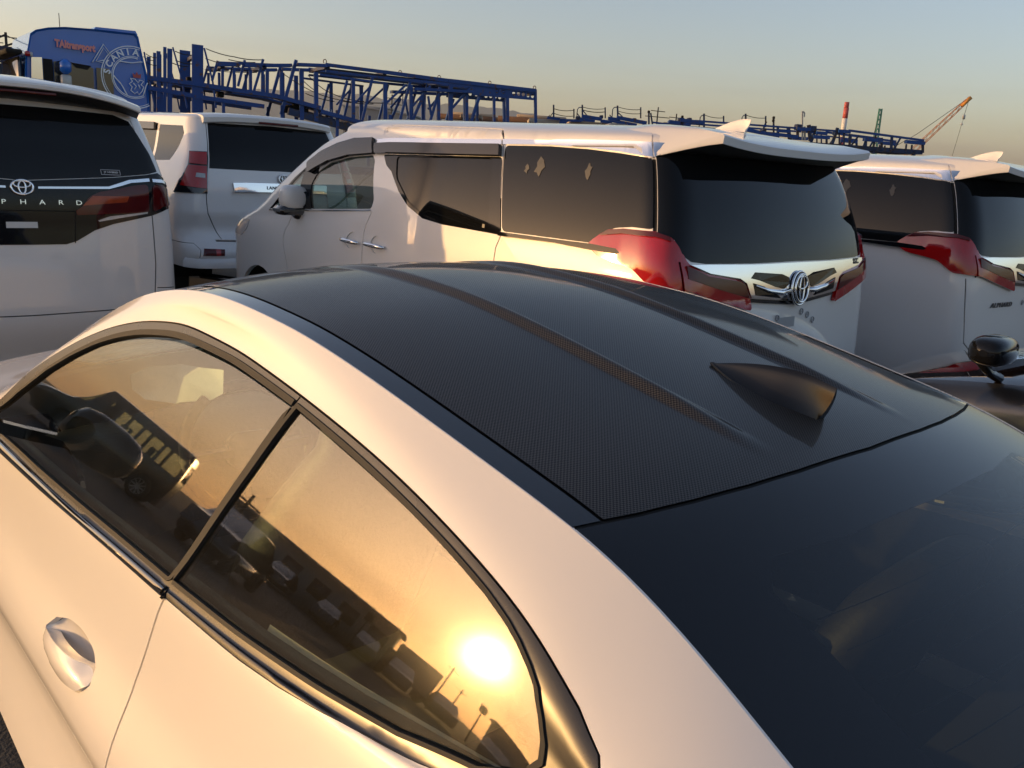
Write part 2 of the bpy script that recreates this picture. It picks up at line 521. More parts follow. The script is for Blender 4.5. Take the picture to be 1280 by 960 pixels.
# outlines measured on each body: (arc length along the plan, height)
FA={
 'quarter':[(2.171, 1.694), (1.836, 1.702), (1.557, 1.698), (1.242, 1.687), (0.98, 1.674), (0.981, 1.37), (1.117, 1.369), (1.242, 1.354), (1.347, 1.29), (1.365, 1.273), (1.629, 1.268), (2.022, 1.261), (2.147, 1.619)],
 'qstrip':[(2.02, 1.255), (1.627, 1.262), (1.364, 1.268), (1.181, 1.264), (1.153, 1.249), (1.173, 1.24), (1.363, 1.24), (1.622, 1.245), (2.018, 1.235)],
 'slideblack':[(3.31, 1.598), (3.113, 1.506), (2.987, 1.396), (2.862, 1.318), (2.722, 1.261), (2.518, 1.245), (2.122, 1.242), (2.028, 1.24), (2.164, 1.635)],
 'slideglass':[(3.098, 1.595), (2.236, 1.626), (2.132, 1.254), (2.411, 1.251), (2.605, 1.263), (2.73, 1.283), (2.871, 1.345), (3.046, 1.472)],
 'svisor':[(3.592, 1.655), (2.196, 1.691), (2.17, 1.635), (3.466, 1.598)],
 'schrome':[(3.693, 1.686), (2.209, 1.722), (2.196, 1.697), (3.605, 1.66)],
 'qchrome':[(2.2, 1.724), (1.839, 1.73), (1.393, 1.731), (0.981, 1.731), (0.979, 1.676), (1.243, 1.692), (1.56, 1.702), (1.838, 1.706), (2.186, 1.697)],
 'tchrome':[(0.971, 1.731), (0.814, 1.731), (0.97, 1.676)],
 'seam_tail':[(1.053, 1.814), (0.982, 1.731), (0.977, 1.674), (0.979, 1.367)],
 'seam_slide':[(2.242, 1.744), (2.202, 1.726), (2.153, 1.619), (2.025, 1.24), (2.048, 1.172), (2.048, 1.063)],
 'seam_roofline':[(3.586, 1.7), (3.603, 1.735), (3.23, 1.732), (2.434, 1.746), (2.287, 1.748), (2.216, 1.731)],
 'seam_front':[(3.235, 1.259), (3.282, 1.177), (3.294, 1.127), (3.274, 0.888)],
 'seam_fender':[(4.539, 1.164), (4.421, 1.078), (4.295, 0.712)],
 'seam_gut':[(3.708, 1.684), (4.029, 1.69), (4.34, 1.682)],
 'fglass':[(4.252, 1.208), (4.546, 1.369), (4.608, 1.458), (4.497, 1.522), (4.1, 1.569), (3.573, 1.591), (3.466, 1.563), (3.243, 1.326), (3.256, 1.272)],
 'fvisor':[(4.987, 1.504), (4.899, 1.58), (4.66, 1.64), (4.31, 1.677), (3.752, 1.688), (3.504, 1.597), (4.107, 1.572), (4.505, 1.525), (4.675, 1.472), (4.747, 1.436)],
 'fquarter':[(4.993, 1.158), (4.977, 1.337), (4.985, 1.492), (4.299, 1.208)],
 'fchrome':[(5.0, 1.154), (3.253, 1.267), (3.248, 1.258), (4.969, 1.143)],
 'handle_f':[(3.558, 1.057), (3.32, 1.054)],
 'cup_f':[(3.45, 1.061)],
 'handle_s':[(3.25, 1.061), (3.02, 1.058)],
 'cup_s':[(3.126, 1.065)],
 'head':[(5.258, 1.04), (5.071, 1.071), (5.0, 0.983), (5.076, 0.912)],
 'arch':[(5.064, 0.568), (5.009, 0.637), (4.917, 0.711), (4.787, 0.758), (4.659, 0.757), (4.56, 0.716), (4.512, 0.676)],
 'lamp':[(1.374, 1.261), (1.346, 1.286), (1.303, 1.316), (1.254, 1.342), (1.158, 1.356), (0.96, 1.36), (0.898, 1.343), (0.854, 1.289), (0.814, 1.232), (0.697, 1.188), (0.486, 1.162), (0.437, 1.145), (0.378, 1.013), (0.618, 1.068), (0.81, 1.116), (0.935, 1.125), (0.981, 1.125), (1.027, 1.157), (1.072, 1.189), (1.137, 1.199), (1.299, 1.218)],
 'rglass':[(0.961, 1.668), (0.883, 1.689), (0.781, 1.667), (0.283, 1.649), (-0.239, 1.651), (-0.057, 1.235), (0.365, 1.232), (0.696, 1.235), (0.791, 1.244), (0.849, 1.275), (0.882, 1.334), (0.964, 1.358)],
 'garnish':[(0.809, 1.229), (0.696, 1.23), (0.365, 1.226), (-0.056, 1.228), (-0.063, 1.039), (0.066, 1.048), (0.389, 1.073), (0.431, 1.144), (0.48, 1.166), (0.687, 1.192)],
 'gstrip':[(0.389, 1.071), (0.066, 1.046), (-0.063, 1.037), (-0.066, 1.018), (0.063, 1.028), (0.375, 1.056)],
 'plate':[(0.366, 1.038), (-0.067, 1.01), (-0.101, 0.816)],
 'spoil':[(0.977, 1.676), (0.791, 1.73), (0.445, 1.82), (0.366, 1.746), (0.291, 1.742)],
 'sticker':[(0.143, 0.987), (-0.012, 0.974), (-0.019, 0.937), (0.136, 0.948)],
 'refl':[(2.654, 1.434), (5.144, 0.874)],
 'rearlow':[(-0.841, 0.88), (-0.841, 0.97)],
 'silroof':[(1.898, 1.822), (2.287, 1.74)],
}
FC={
 'glass':[(0.057, 1.736), (-0.246, 1.721), (-0.669, 1.726), (-0.952, 1.727), (-0.86, 1.385), (-0.765, 1.368), (-0.546, 1.347), (0.112, 1.31)],
 'blackg':[(0.112, 1.308), (-0.545, 1.344), (-0.764, 1.366), (-0.859, 1.383), (-0.876, 1.315), (-0.835, 1.168), (-0.746, 1.112), (-0.503, 1.061), (-0.387, 1.022), (-0.278, 0.959), (-0.216, 0.94), (0.141, 0.939)],
 'chrome':[(-0.089, 1.274), (-0.507, 1.285), (-0.578, 1.307), (-0.645, 1.328), (-0.785, 1.342), (-0.784, 1.322), (-0.657, 1.311), (-0.584, 1.29), (-0.51, 1.271), (-0.088, 1.262)],
 'chrome2':[(-0.796, 1.342), (-0.869, 1.338), (-0.868, 1.318), (-0.796, 1.322)],
 'lamp':[(-0.379, 1.224), (-0.447, 1.252), (-0.576, 1.275), (-0.664, 1.294), (-0.769, 1.307), (-0.748, 1.127), (-0.539, 1.121), (-0.295, 1.11), (-0.289, 1.136), (-0.334, 1.165)],
 'lamp2':[(-0.789, 1.307), (-0.862, 1.303), (-0.838, 1.183), (-0.765, 1.132)],
 'orange':[(-0.399, 1.227), (-0.63, 1.229), (-0.609, 1.192), (-0.334, 1.168)],
 'rev':[(-0.416, 1.078), (-0.492, 1.104), (-0.738, 1.132), (-0.736, 1.122), (-0.556, 1.094), (-0.425, 1.071)],
 'emblem':[(0.004, 1.269), (0.064, 1.267), (-0.056, 1.27), (-0.0, 1.308), (0.008, 1.229)],
 'letters':[(0.11, 1.183), (0.008, 1.186), (-0.098, 1.188), (-0.202, 1.187), (-0.308, 1.187)],
 'plabel':[(0.101, 1.071), (-0.066, 1.074), (-0.063, 1.037), (0.104, 1.036)],
 'pseam':[(-0.283, 1.124), (-0.267, 0.945)],
 'pseam2':[(0.126, 1.137), (-0.285, 1.143)],
 'seam':[(-0.79, 1.359), (-0.752, 1.117), (-0.756, 0.952), (-0.754, 0.796), (-0.735, 0.575)],
 'sticker':[(-0.475, 1.388), (-0.603, 1.385), (-0.596, 1.358), (-0.468, 1.359)],
 'bump':[(0.174, 0.514), (-0.154, 0.514), (-0.515, 0.511)],
 'spoil':[(-0.003, 2.015), (-0.903, 1.861), (-0.952, 1.784), (-0.952, 1.775), (-0.712, 1.796), (0.044, 1.786)],
 'bump2':[(-0.745, 0.649), (-0.952, 0.636)],
}
FD={
 'qwin':[(1.794, 1.777), (1.008, 1.778), (1.028, 1.673), (1.45, 1.399), (1.847, 1.381)],
 'rwin':[(2.442, 1.706), (1.858, 1.717), (1.901, 1.374), (2.462, 1.347)],
 'rvisor':[(2.489, 1.79), (1.861, 1.787), (1.862, 1.725), (2.447, 1.714)],
 'lamp':[(0.969, 1.497), (0.79, 1.5), (0.728, 1.144), (1.091, 1.137), (1.067, 1.208), (0.991, 1.282), (0.953, 1.381)],
 'lampred1':[(0.952, 1.488), (0.793, 1.49), (0.779, 1.387), (0.936, 1.389)],
 'lampred2':[(0.941, 1.374), (0.776, 1.374), (0.742, 1.185), (0.982, 1.199)],
 'lampgrey':[(0.853, 1.314), (0.779, 1.311), (0.772, 1.274), (0.853, 1.277)],
 'seam':[(1.131, 1.974), (0.754, 1.763), (0.778, 1.501), (0.713, 0.97), (0.661, 0.877)],
 'glass':[(0.75, 1.756), (0.025, 1.785), (-0.738, 1.769), (-0.764, 1.666), (-0.674, 1.522), (-0.154, 1.364), (0.181, 1.359), (0.754, 1.361)],
 'glassc':[(0.75, 1.756), (0.025, 1.785), (0.137, 1.365), (0.754, 1.361)],
 'spoil':[(1.131, 1.974), (-0.458, 2.142), (-0.888, 1.865), (-0.776, 1.784), (-0.723, 1.783), (0.077, 1.782), (0.745, 1.76)],
 'garn':[(0.5, 1.242), (0.185, 1.245), (-0.021, 1.251), (-0.014, 1.171), (0.186, 1.17), (0.482, 1.165)],
 'text':[(0.332, 1.219), (0.331, 1.176), (0.103, 1.175)],
 'emblem':[(-0.025, 1.287), (0.037, 1.285)],
 'plate':[(0.5, 1.151), (0.503, 0.988), (0.4, 0.923), (0.018, 0.911)],
 'bump':[(0.691, 0.739), (0.44, 0.729), (0.05, 0.723)],
 'refl':[(0.798, 0.671), (0.617, 0.664), (0.626, 0.61), (0.816, 0.611)],
 'step':[(0.86, 0.536), (0.701, 0.537)],
 'fuel':[(1.5, 1.212), (1.29, 1.224), (1.195, 1.06), (1.409, 1.06)],
 'fline':[(1.155, 0.713), (0.868, 0.712), (0.822, 0.658), (0.86, 0.536)],
 'brake':[(0.088, 1.782), (-0.282, 1.782)],
}
def circle_poly(c, rx, ry=None, n=28):
    ry = ry or rx
    return [(c[0] + rx * math.cos(2 * math.pi * k / n), c[1] + ry * math.sin(2 * math.pi * k / n)) for k in range(n)]


def clampc(p): return [(max(a, 0.0), b) for a, b in p]
def flip(p): return [(-a, b) for a, b in p]


def hull_grid(h, t0, step=.062):
    tt = np.concatenate([np.arange(t0, h.zr, step), h.zr + h.ts * np.array([0, .004, .012, .03, .06, .1, .16, .24, .34, .46, .6, .75, .9])])
    ss = np.concatenate([np.arange(0, .7, step), np.arange(.7, 1.2, step * .5), np.arange(1.2, 4.6, step * 1.6), np.arange(4.6, h.smax, step * .9)])
    S, T = np.meshgrid(ss[1:], tt[1:])
    lo = np.stack([S.ravel(), T.ravel()], 1)
    t2 = np.concatenate([np.arange(h.zr - .1, h.zr - .005, .02), h.zr + h.ts * np.array([0, .002, .006, .012, .022, .036, .055, .08, .11, .15, .2])])
    S, T = np.meshgrid(np.arange(.05, h.smax, .05), t2)
    lo = lo[(lo[:, 1] < h.zr - .11) | (lo[:, 1] > h.zr + .21 * h.ts)]
    return np.concatenate([lo, np.stack([S.ravel(), T.ravel()], 1)])


def build_shell(root, h, feats, t0=.2, paint='white', arches=(1.93, 4.79), ar=.385, az=.34):
    """feats: (part name, outline, material, offset, centre?)   offset None cuts a hole"""
    fl = [('hole', circle_poly((a, az), ar)) for a in arches] + [(f[0], f[1]) for f in feats]
    outer = [(0, t0), (h.smax, t0), (h.smax, h.zr + h.ts * .9995), (0, h.zr + h.ts * .9995)]
    V, T, lab = cdt(outer, fl, .06, hull_grid(h, t0))
    by = {}
    for t, l in zip(T, lab): by.setdefault(l, []).append(t)
    nh = len(arches)
    body = MB()
    panel(body, V, by.get(0, []), h, h.normal, 0, .018, True)
    ob = body.build('body', M[paint], root)
    made = {}
    for k, f in enumerate(feats):
        tr = by.get(1 + nh + k, [])
        if not tr or f[3] is None: continue
        par = root if len(f) < 6 else made.get(f[5], root)
        if f[4]:
            o = panel(MB(), V, tr, h, h.normal, f[3], .02, True).build(f[0], M[f[2]], par)
        else:
            o = panel(MB(), V, tr, h, h.normal, f[3], .02).build(f[0], M[f[2]], par)
            q = MB(); panel(q, V, tr, lambda s, t: h(s, t) * np.array([-1, 1, 1]), lambda s, t: h.normal(s, t) * np.array([-1, 1, 1]), f[3], .02)
            q.F = [x[::-1] for x in q.F]; q.N = [None if n is None else n[::-1] for n in q.N]
            q.build(f[0], M[f[2]], par if par is root else par)
        made[f[0]] = o
        if callable(f[3]):
            for oo in [x for x in root.children if x.name.split('.')[0] == f[0]]: renormal(oo, 50)
    # underside and arch liners
    u = MB()
    n = 60
    s = np.linspace(0, h.smax, n)
    P = h(s, np.full(n, t0 + .02)); 
    for sg in (1, -1):
        Q = P * np.array([sg, 1, 1])
        C0 = Q * np.array([0, 1, 1])
        u.grid(np.stack([Q, C0]), flip=sg > 0)
    u.build('underbody', M['gap'], root)
    for a in arches:
        for sg in (1, -1):
            liner = MB()
            c = h(np.array(a), np.array(az)); c = c * np.array([sg, 1, 1])
            ang = np.linspace(-.2, math.pi + .2, 20)
            ring = [[(c[0] + sg * (.012 if i == 0 else .42), c[1] + math.cos(g) * (ar + .01), c[2] + math.sin(g) * (ar + .01)) for g in ang] for i in (0, 1)]
            liner.grid(ring, flip=sg < 0)
            liner.add([(c[0] + sg * .42, c[1] + math.cos(g) * (ar + .01), c[2] + math.sin(g) * (ar + .01)) for g in ang], [list(range(20))])
            liner.build('arch_liner', M['gap'], root)
    for a in arches:
        for sg in (1, -1):
            c = h(np.array(a), np.array(az)) * np.array([sg, 1, 1])
            wheel(root, (c[0] + sg * .03, c[1], .335), .335, .22, -sg)
    return ob


def overlay(name, h, outline, m, off, depth, parent, mirror=True, sgn=1, grid_step=.05, round_it=1):
    """a piece laid over the skin; sgn -1 puts it on the right-hand side"""
    p = np.array(outline, float)
    if round_it: p = smooth_poly(p, round_it)
    lo, hi = p.min(0), p.max(0)
    g = np.stack(np.meshgrid(np.arange(lo[0], hi[0], grid_step), np.arange(lo[1], hi[1], grid_step)), -1).reshape(-1, 2)
    # only points inside
    ins = np.zeros(len(g), bool)
    for i in range(len(p)):
        a, b = p[i], p[(i + 1) % len(p)]
        c = ((a[1] > g[:, 1]) != (b[1] > g[:, 1]))
        with np.errstate(divide='ignore', invalid='ignore'):
            ins ^= c & (g[:, 0] < (b[0] - a[0]) * (g[:, 1] - a[1]) / (b[1] - a[1]) + a[0])
    V, T, lab = cdt(p, [], grid_step, g[ins] if ins.any() else np.zeros((1, 2)) + lo)
    out = []
    for s in ((1, -1) if mirror else (sgn,)):
        k = np.array([s, 1, 1.0])
        q = MB(); panel(q, V, T, lambda a, b: h(a, b) * k, lambda a, b: h.normal(a, b) * k, off, depth)
        if s < 0:
            q.F = [x[::-1] for x in q.F]; q.N = [None if n is None else n[::-1] for n in q.N]
        out.append(q.build(name, M[m], parent))
    return out


def on_skin(h, V, s0, t0, off, sc=1.0, side=1, slope=0.0):
    """lay flat (x right, y up, z out) points on the skin; on the rear x runs to the right-hand side of the car"""
    V = np.array(V, float)
    s = s0 - V[:, 0] * sc; t = t0 + V[:, 1] * sc + slope * V[:, 0] * sc
    return h(s, t) + rear_normal(h, s, t) * (off + V[:, 2:3])


def rear_normal(h, s, t):
    n = h.normal(np.abs(s) + 1e-3, t)
    n[..., 0] *= np.where(s < 0, -1, 1)
    return n


def letters(name, h, txt, s0, t0, height, m, parent, off=.005, space=1.0, width=1.0, bold=0.0, slope=0.0, depth=.002, shear=0.0):
    V, F = text_mesh(txt, 1.0, bold=bold, space=space, depth=depth / height, shear=shear)
    V = V * np.array([height / .72 * width, height / .72, height])
    return MB().add(on_skin(h, V, s0, t0, off, slope=slope), F).build(name, M[m], parent, smooth=False)


def oval_emblem(h, s0, t0, rx, ry, parent, off, ring=.009, disc=True, slope=0.0):
    """three crossing ovals on a dark disc"""
    a = np.linspace(0, 2 * math.pi, 40, endpoint=False)
    if disc:
        V = [(0, 0, 0)] + [(math.cos(t) * rx * 1.12, math.sin(t) * ry * 1.12, 0) for t in a]
        b = MB().add(on_skin(h, V, s0, t0, off - .006), [[0, 1 + k, 1 + (k + 1) % 40] for k in range(40)]).build('badge_disc', M['gloss_black'], parent)
    q = MB()
    for cx, cy, ex, ey, w in ((0, 0, rx, ry, ring), (0, ry * .42, rx * .78, ry * .46, ring * .8), (0, -ry * .02, rx * .33, ry * .86, ring * .8)):
        P = on_skin(h, [(cx + ex * math.cos(t), cy + ey * math.sin(t), 0) for t in a], s0, t0, off)
        q.tube(P, w, 8, closed=True)
    return q.build('badge', M['chrome'], parent)


# ------------------------------------------------------------------ the two white minivans with red wrap-round lamps
HA = Hull(**VAN)
M['smudge'] = mat('reflection_smudge', (.040, .038, .034), .45, noise=.6, nscale=30)  # pale marks painted for smudgy reflections on the pane


def van_interior(root, h, y0=2.35):
    d = MB(); d.box((0, 3.55, .95), (.72, .28, .12), bev=.05); d.box((0, 3.62, 1.04), (.70, .2, .05), bev=.03)
    d.build('dashboard', M['seat'], root)
    for sg in (-1, 1):
        s = MB(); s.box((sg * .38, 2.75, .72), (.24, .27, .09), bev=.05); s.box((sg * .38, 2.46, 1.05), (.23, .09, .33), bev=.06)
        o = s.build('seat', M['seat'], root, autosmooth=40)
        g = MB(); g.box((sg * .38, 2.42, 1.46), (.13, .06, .10), bev=.05); g.build('headrest', M['seat'], o, autosmooth=40)
    w = MB(); a = np.linspace(0, 2 * math.pi, 28, endpoint=False)
    w.tube([(.38 + .18 * math.cos(t), 3.15 + .06 * math.sin(t), 1.06 + .17 * math.sin(t)) for t in a], .014, 8, closed=True)
    w.bar((.22, 3.16, 1.06), (.54, 3.16, 1.06), .03); w.build('steering_wheel', M['black'], root)
    b = MB(); b.box((0, 2.05, 1.0), (.80, .03, .55)); b.box((0, 2.8, .45), (.84, .8, .04)); b.box((0, 2.55, 1.72), (.66, .5, .012)); b.build('cabin_lining', M['headliner'], root)


def renormal(o, ang):
    me = o.data
    if 'custom_normal' in me.attributes: me.attributes.remove(me.attributes['custom_normal'])
    me.set_sharp_from_angle(angle=math.radians(ang))


def lamp_off(uv):
    s, t = uv[:, 0], uv[:, 1]
    k = sstep((s - .80) / .16)
    a = .010 + .022 * np.clip(1 - ((t - 1.245) / .14) ** 2, 0, 1)
    b = .010 + .014 * np.clip(1 - ((t - (1.055 + (s - .4) * .22)) / .09) ** 2, 0, 1)
    return a * k + b * (1 - k)


def make_van(label):
    root = thing('minivan', label, 'minivan', group='white minivans parked side by side')
    F = FA; h = HA
    ws = [(5.42, 1.10), (5.48, 1.3), (5.5, 1.6), (5.55, 1.69), (h.smax, 1.70), (h.smax, 1.08)]
    fblack = [(4.24, 1.206), (4.53, 1.375), (4.60, 1.46), (4.7, 1.505), (4.985, 1.492), (5.03, 1.40), (5.01, 1.158), (4.6, 1.185)]
    feats = [
        ('panel_gap', strip_poly([(1.053, 1.814), (.982, 1.731), (.978, 1.674)], .004), 'gap', -.012, False),
        ('panel_gap', strip_poly(F['seam_slide'], .004), 'gap', -.012, False),
        ('panel_gap', strip_poly(F['seam_front'] + [(3.30, .30)], .0035), 'gap', -.012, False),
        ('panel_gap', strip_poly(F['seam_fender'] + [(4.25, .66)], .0035), 'gap', -.012, False),
        ('panel_gap', strip_poly([(3.6, 1.715), (3.57, 1.755), (3.40, 1.762), (2.36, 1.762), (2.26, 1.757), (2.222, 1.735)], .003), 'gap', -.010, False),
        ('panel_gap', strip_poly([(2.05, 1.06), (2.05, .72), (2.2, .30)], .004), 'gap', -.012, False),
        ('panel_gap', strip_poly([(.90, 1.10), (.86, .70), (.70, .56), (0, .54)], .004), 'gap', -.012, True),
        ('side_window', smooth_poly(F['quarter'], 1), 'privacy', .001, False),
        ('window_surround', smooth_poly(F['slideblack'], 1), 'panel', .000, False),
        ('side_window', smooth_poly(F['slideglass'], 1), 'privacy', -.006, False),
        ('roof_trim', F['schrome'], 'satin', .010, False),
        ('roof_trim', F['qchrome'], 'satin', .010, False),
        ('trim_end', F['tchrome'], 'satin', .010, False),
        ('pillar_cover', fblack, 'panel', -.001, False),
        ('door_window', smooth_poly(F['fglass'], 1), 'clear', -.006, False),
        ('quarter_window', smooth_poly([(5.0, 1.165), (4.985, 1.337), (4.975, 1.47), (4.66, 1.30), (4.62, 1.20)], 1), 'clear', -.005, False),
        ('window_trim', F['fchrome'], 'satin', .006, False),
        ('windscreen', ws, 'clear', -.004, True),
        ('headlamp', smooth_poly([(5.30, 1.03), (5.09, 1.055), (5.02, .985), (5.1, .915), (5.35, .93), (5.6, .95), (5.6, 1.0)], 1), 'lens', .004, False),
        ('grille', [(5.7, .52), (h.smax, .5), (h.smax, .93), (5.7, .93)], 'chrome', .006, True),
        ('handle_cup', circle_poly(F['cup_f'][0], .062, .052), 'white', -.009, False),
        ('handle_cup', circle_poly(F['cup_s'][0], .062, .052), 'white', -.009, False),
        ('panel_gap', strip_poly([(.977, 1.672), (.979, 1.362)], .0115), 'gap', -.006, False),
        ('tail_lamp', smooth_poly(F['lamp'], 1), 'red', lamp_off, False),
        ('belt_strip', F['qstrip'], 'panel', .030, False),
        ('lamp_divider', strip_poly([(.862, 1.24), (.835, 1.11)], .005), 'gap', .004, False),
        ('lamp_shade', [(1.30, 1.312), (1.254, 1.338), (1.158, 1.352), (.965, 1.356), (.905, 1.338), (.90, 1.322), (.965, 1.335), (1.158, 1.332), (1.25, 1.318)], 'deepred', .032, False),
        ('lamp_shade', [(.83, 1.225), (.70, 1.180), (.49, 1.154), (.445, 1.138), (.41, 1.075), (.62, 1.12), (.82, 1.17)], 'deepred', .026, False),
        ('rear_window', [(.962, 1.685), (.88, 1.705), (.70, 1.71), (0, 1.71), (0, 1.235)] + [q for q in F['rglass'][6:] if q[0] > .1], 'privacy', .002, True),
        ('garnish', F['garnish'][:3] + [(0, 1.228), (0, 1.044)] + [q for q in F['garnish'][6:] if q[0] > .1], 'chrome', .022, True),
        ('garnish_base', [(0, 1.042), (.389, 1.071), (.375, 1.054), (0, 1.024)], 'gloss_black', .012, True),
        ('rear_reflector', [(.55, .50), (.78, .50), (.78, .46), (.55, .46)], 'deepred', .006, False),
    ]
    build_shell(root, h, feats)
    overlay('rain_visor', h, F['svisor'], 'visor', .030, .026, root, round_it=0)
    overlay('rain_visor', h, F['fvisor'], 'visor', .030, .026, root, round_it=1)
    # raised bow-tie of the chrome garnish and flat black patches painting the shade of hollows beside the badge
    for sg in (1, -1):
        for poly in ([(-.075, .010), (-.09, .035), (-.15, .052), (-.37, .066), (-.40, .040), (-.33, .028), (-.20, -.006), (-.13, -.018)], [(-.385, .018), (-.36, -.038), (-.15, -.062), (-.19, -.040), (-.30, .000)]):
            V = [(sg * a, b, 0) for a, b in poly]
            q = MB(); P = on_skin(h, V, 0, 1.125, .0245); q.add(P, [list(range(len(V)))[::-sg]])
            q.build('garnish_dark_patch', M['panel'], root, smooth=False)
        q = MB(); q.tube(on_skin(h, [(sg * .09, -.030, 0), (sg * .16, -.034, 0), (sg * .26, -.022, 0), (sg * .365, .006, 0)], 0, 1.125, .026), [.014, .013, .010, .005], 8)
        q.build('garnish_bar', M['chrome'], root)
    oval_emblem(h, 0, 1.105, .060, .066, root, .042, .0062)
    q = MB(); a = np.linspace(0, 2 * math.pi, 40, endpoint=False)
    q.tube(on_skin(h, [(.074 * math.cos(t), .08 * math.sin(t), 0) for t in a], 0, 1.105, .032), .006, 8, closed=True); q.build('badge_ring', M['chrome'], root)
    letters('model_lettering', h, 'ALPHARD', .50, .93, .030, 'dark_print', root, space=1.15, width=1.35, bold=.02, shear=.25)
    letters('grade_lettering', h, 'S C', -.66, 1.213, .028, 'dark_print', root, off=.026, bold=.02)
    # number-plate recess with its bolt bosses
    for x, y in ((-.14, .0), (.14, .0), (-.2, -.03), (.2, -.03), (-.1, -.05), (.08, .02)):
        q = MB(); P = on_skin(h, [(x + .014 * math.cos(t), y + .014 * math.sin(t), 0) for t in a], 0, .965, .004); q.tube(P, .003, 6, closed=True)
        q.add(on_skin(h, [(x + .005 * math.cos(t), y + .005 * math.sin(t), 0) for t in a], 0, .965, .003), [list(range(40))[::-1]])
        q.build('plate_boss', M['sticker'], root)
    q = MB(); q.add(on_skin(h, [(-.07, -.03, 0), (.08, -.03, 0), (.08, .02, 0), (-.07, .02, 0)], .06, .945, .003), [[0, 1, 2, 3]]); 
    q.build('paper_label', M['sticker'], root, smooth=False)
    # door handles
    for f, key in (('handle_f', 'f'), ('handle_s', 's')):
        (s1, t1), (s2, t2) = F[f]
        for sg in (1, -1):
            s = np.linspace(s1, s2, 9); t = np.linspace(t1, t2, 9)
            k = np.array([sg, 1, 1]); lift = .012 + .024 * np.sin(np.linspace(0, math.pi, 9)) ** .5
            P = (h(s, t) + h.normal(s, t) * lift[:, None]) * k
            MB().tube(P, [.010, .013, .014, .014, .014, .014, .014, .013, .010], 10).build('door_handle', M['chrome'], root)
    # smudged reflections painted on the long side pane, maker's print in the door pane corner
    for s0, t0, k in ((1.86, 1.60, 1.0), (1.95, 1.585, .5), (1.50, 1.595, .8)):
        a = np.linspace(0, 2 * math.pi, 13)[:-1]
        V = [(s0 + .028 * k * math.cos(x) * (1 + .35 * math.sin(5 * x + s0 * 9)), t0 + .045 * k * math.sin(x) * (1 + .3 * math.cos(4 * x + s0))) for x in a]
        overlay('painted_reflection', h, V, 'smudge', .0035, .001, root, mirror=False, round_it=0)
    overlay('glass_print', h, [(2.192, 1.283), (2.172, 1.283), (2.169, 1.264), (2.189, 1.264)], 'dark_print', -.003, .001, root, mirror=False, round_it=0)
    # mirrors
    for sg in (-1, 1):
        q = MB()
        prof = [(0, .45), (.05, .7), (.14, .92), (.3, 1.0), (.6, 1.0), (.82, .92), (.95, .7), (1.0, .35), (1.01, .1)]
        P = []
        for u, r in prof:
            a = np.linspace(0, 2 * math.pi, 25)
            P.append([(sg * (.87 + .20 * u), 3.30 + .065 * r * np.sign(math.sin(t)) * abs(math.sin(t)) ** .7 - .02 * u, 1.262 + .086 * r * np.sign(math.cos(t)) * abs(math.cos(t)) ** .7 + .012 * u) for t in a])
        q.grid(P, flip=sg > 0); q.add(P[0], [list(range(25))]); q.add(P[-1], [list(range(25))[::-1]])
        mo = q.build('door_mirror', M['white'], root, autosmooth=60)
        g = MB(); g.box((sg * .955, 3.242, 1.262), (.062, .006, .055), bev=.01); g.build('mirror_glass', M['chrome'], mo)
        g = MB(); g.box((sg * .985, 3.30, 1.185), (.105, .07, .03), bev=.02); g.box((sg * .90, 3.31, 1.155), (.06, .045, .03), bev=.02); g.build('mirror_base', M['gloss_black'], mo, autosmooth=40)
    # roof spoiler
    top = []; und = []
    for w in np.concatenate([np.linspace(-1, -.84, 7), np.linspace(-.8, .8, 19), np.linspace(.84, 1, 7)]):
        a = abs(w); x = .79 * w; e = max(0.0, (a - .84) / .16)
        yt = .06 + .02 * min(a, .84) ** 4; ze = 1.762 + .030 * min(a / .84, 1) ** 3
        yt += (.37 - yt) * e; ze += (1.676 - ze) * e ** 1.15
        th = .046 * (1 - e) + .004
        zr = 1.853 - .105 * (a * .97) ** 3.0
        y2 = yt + .13 * (1 - e) + .03; z2 = ze + (.036 - .012 * a) * (1 - e) + .010 * e
        top.append([(x * (1 - .05 * (1 - e)), .72 + .15 * e, zr + .003 - .05 * e), (x * (1 - .03 * (1 - e)), max(.47, y2 + .06), (zr + z2) / 2 + .018 * (1 - e)), (x, y2, z2), (x, yt + .012, ze + .005), (x, yt, ze - .004), (x, yt + .004, ze - th * .75)])
        und.append([(x, yt + .005, ze - th * .76), (x, yt + .03, ze - th * .9), (x * .99, max(.34, yt + .05), min(1.690, ze - th))])
    q = MB().grid(top)
    so = q.build('roof_spoiler', M['white'], root, autosmooth=42)
    MB().grid(und).build('spoiler_underside', M['black'], so)
    q = MB(); q.box((0.14, .105, 1.735), (.20, .012, .010), bev=.004); q.build('brake_lamp', M['deepred'], so)
    q = MB(); fin_mesh(q, (0, .40, 1.838), .23, .055, .070); q.build('roof_antenna', M['white'], root, autosmooth=50)
    van_interior(root, h)
    return root


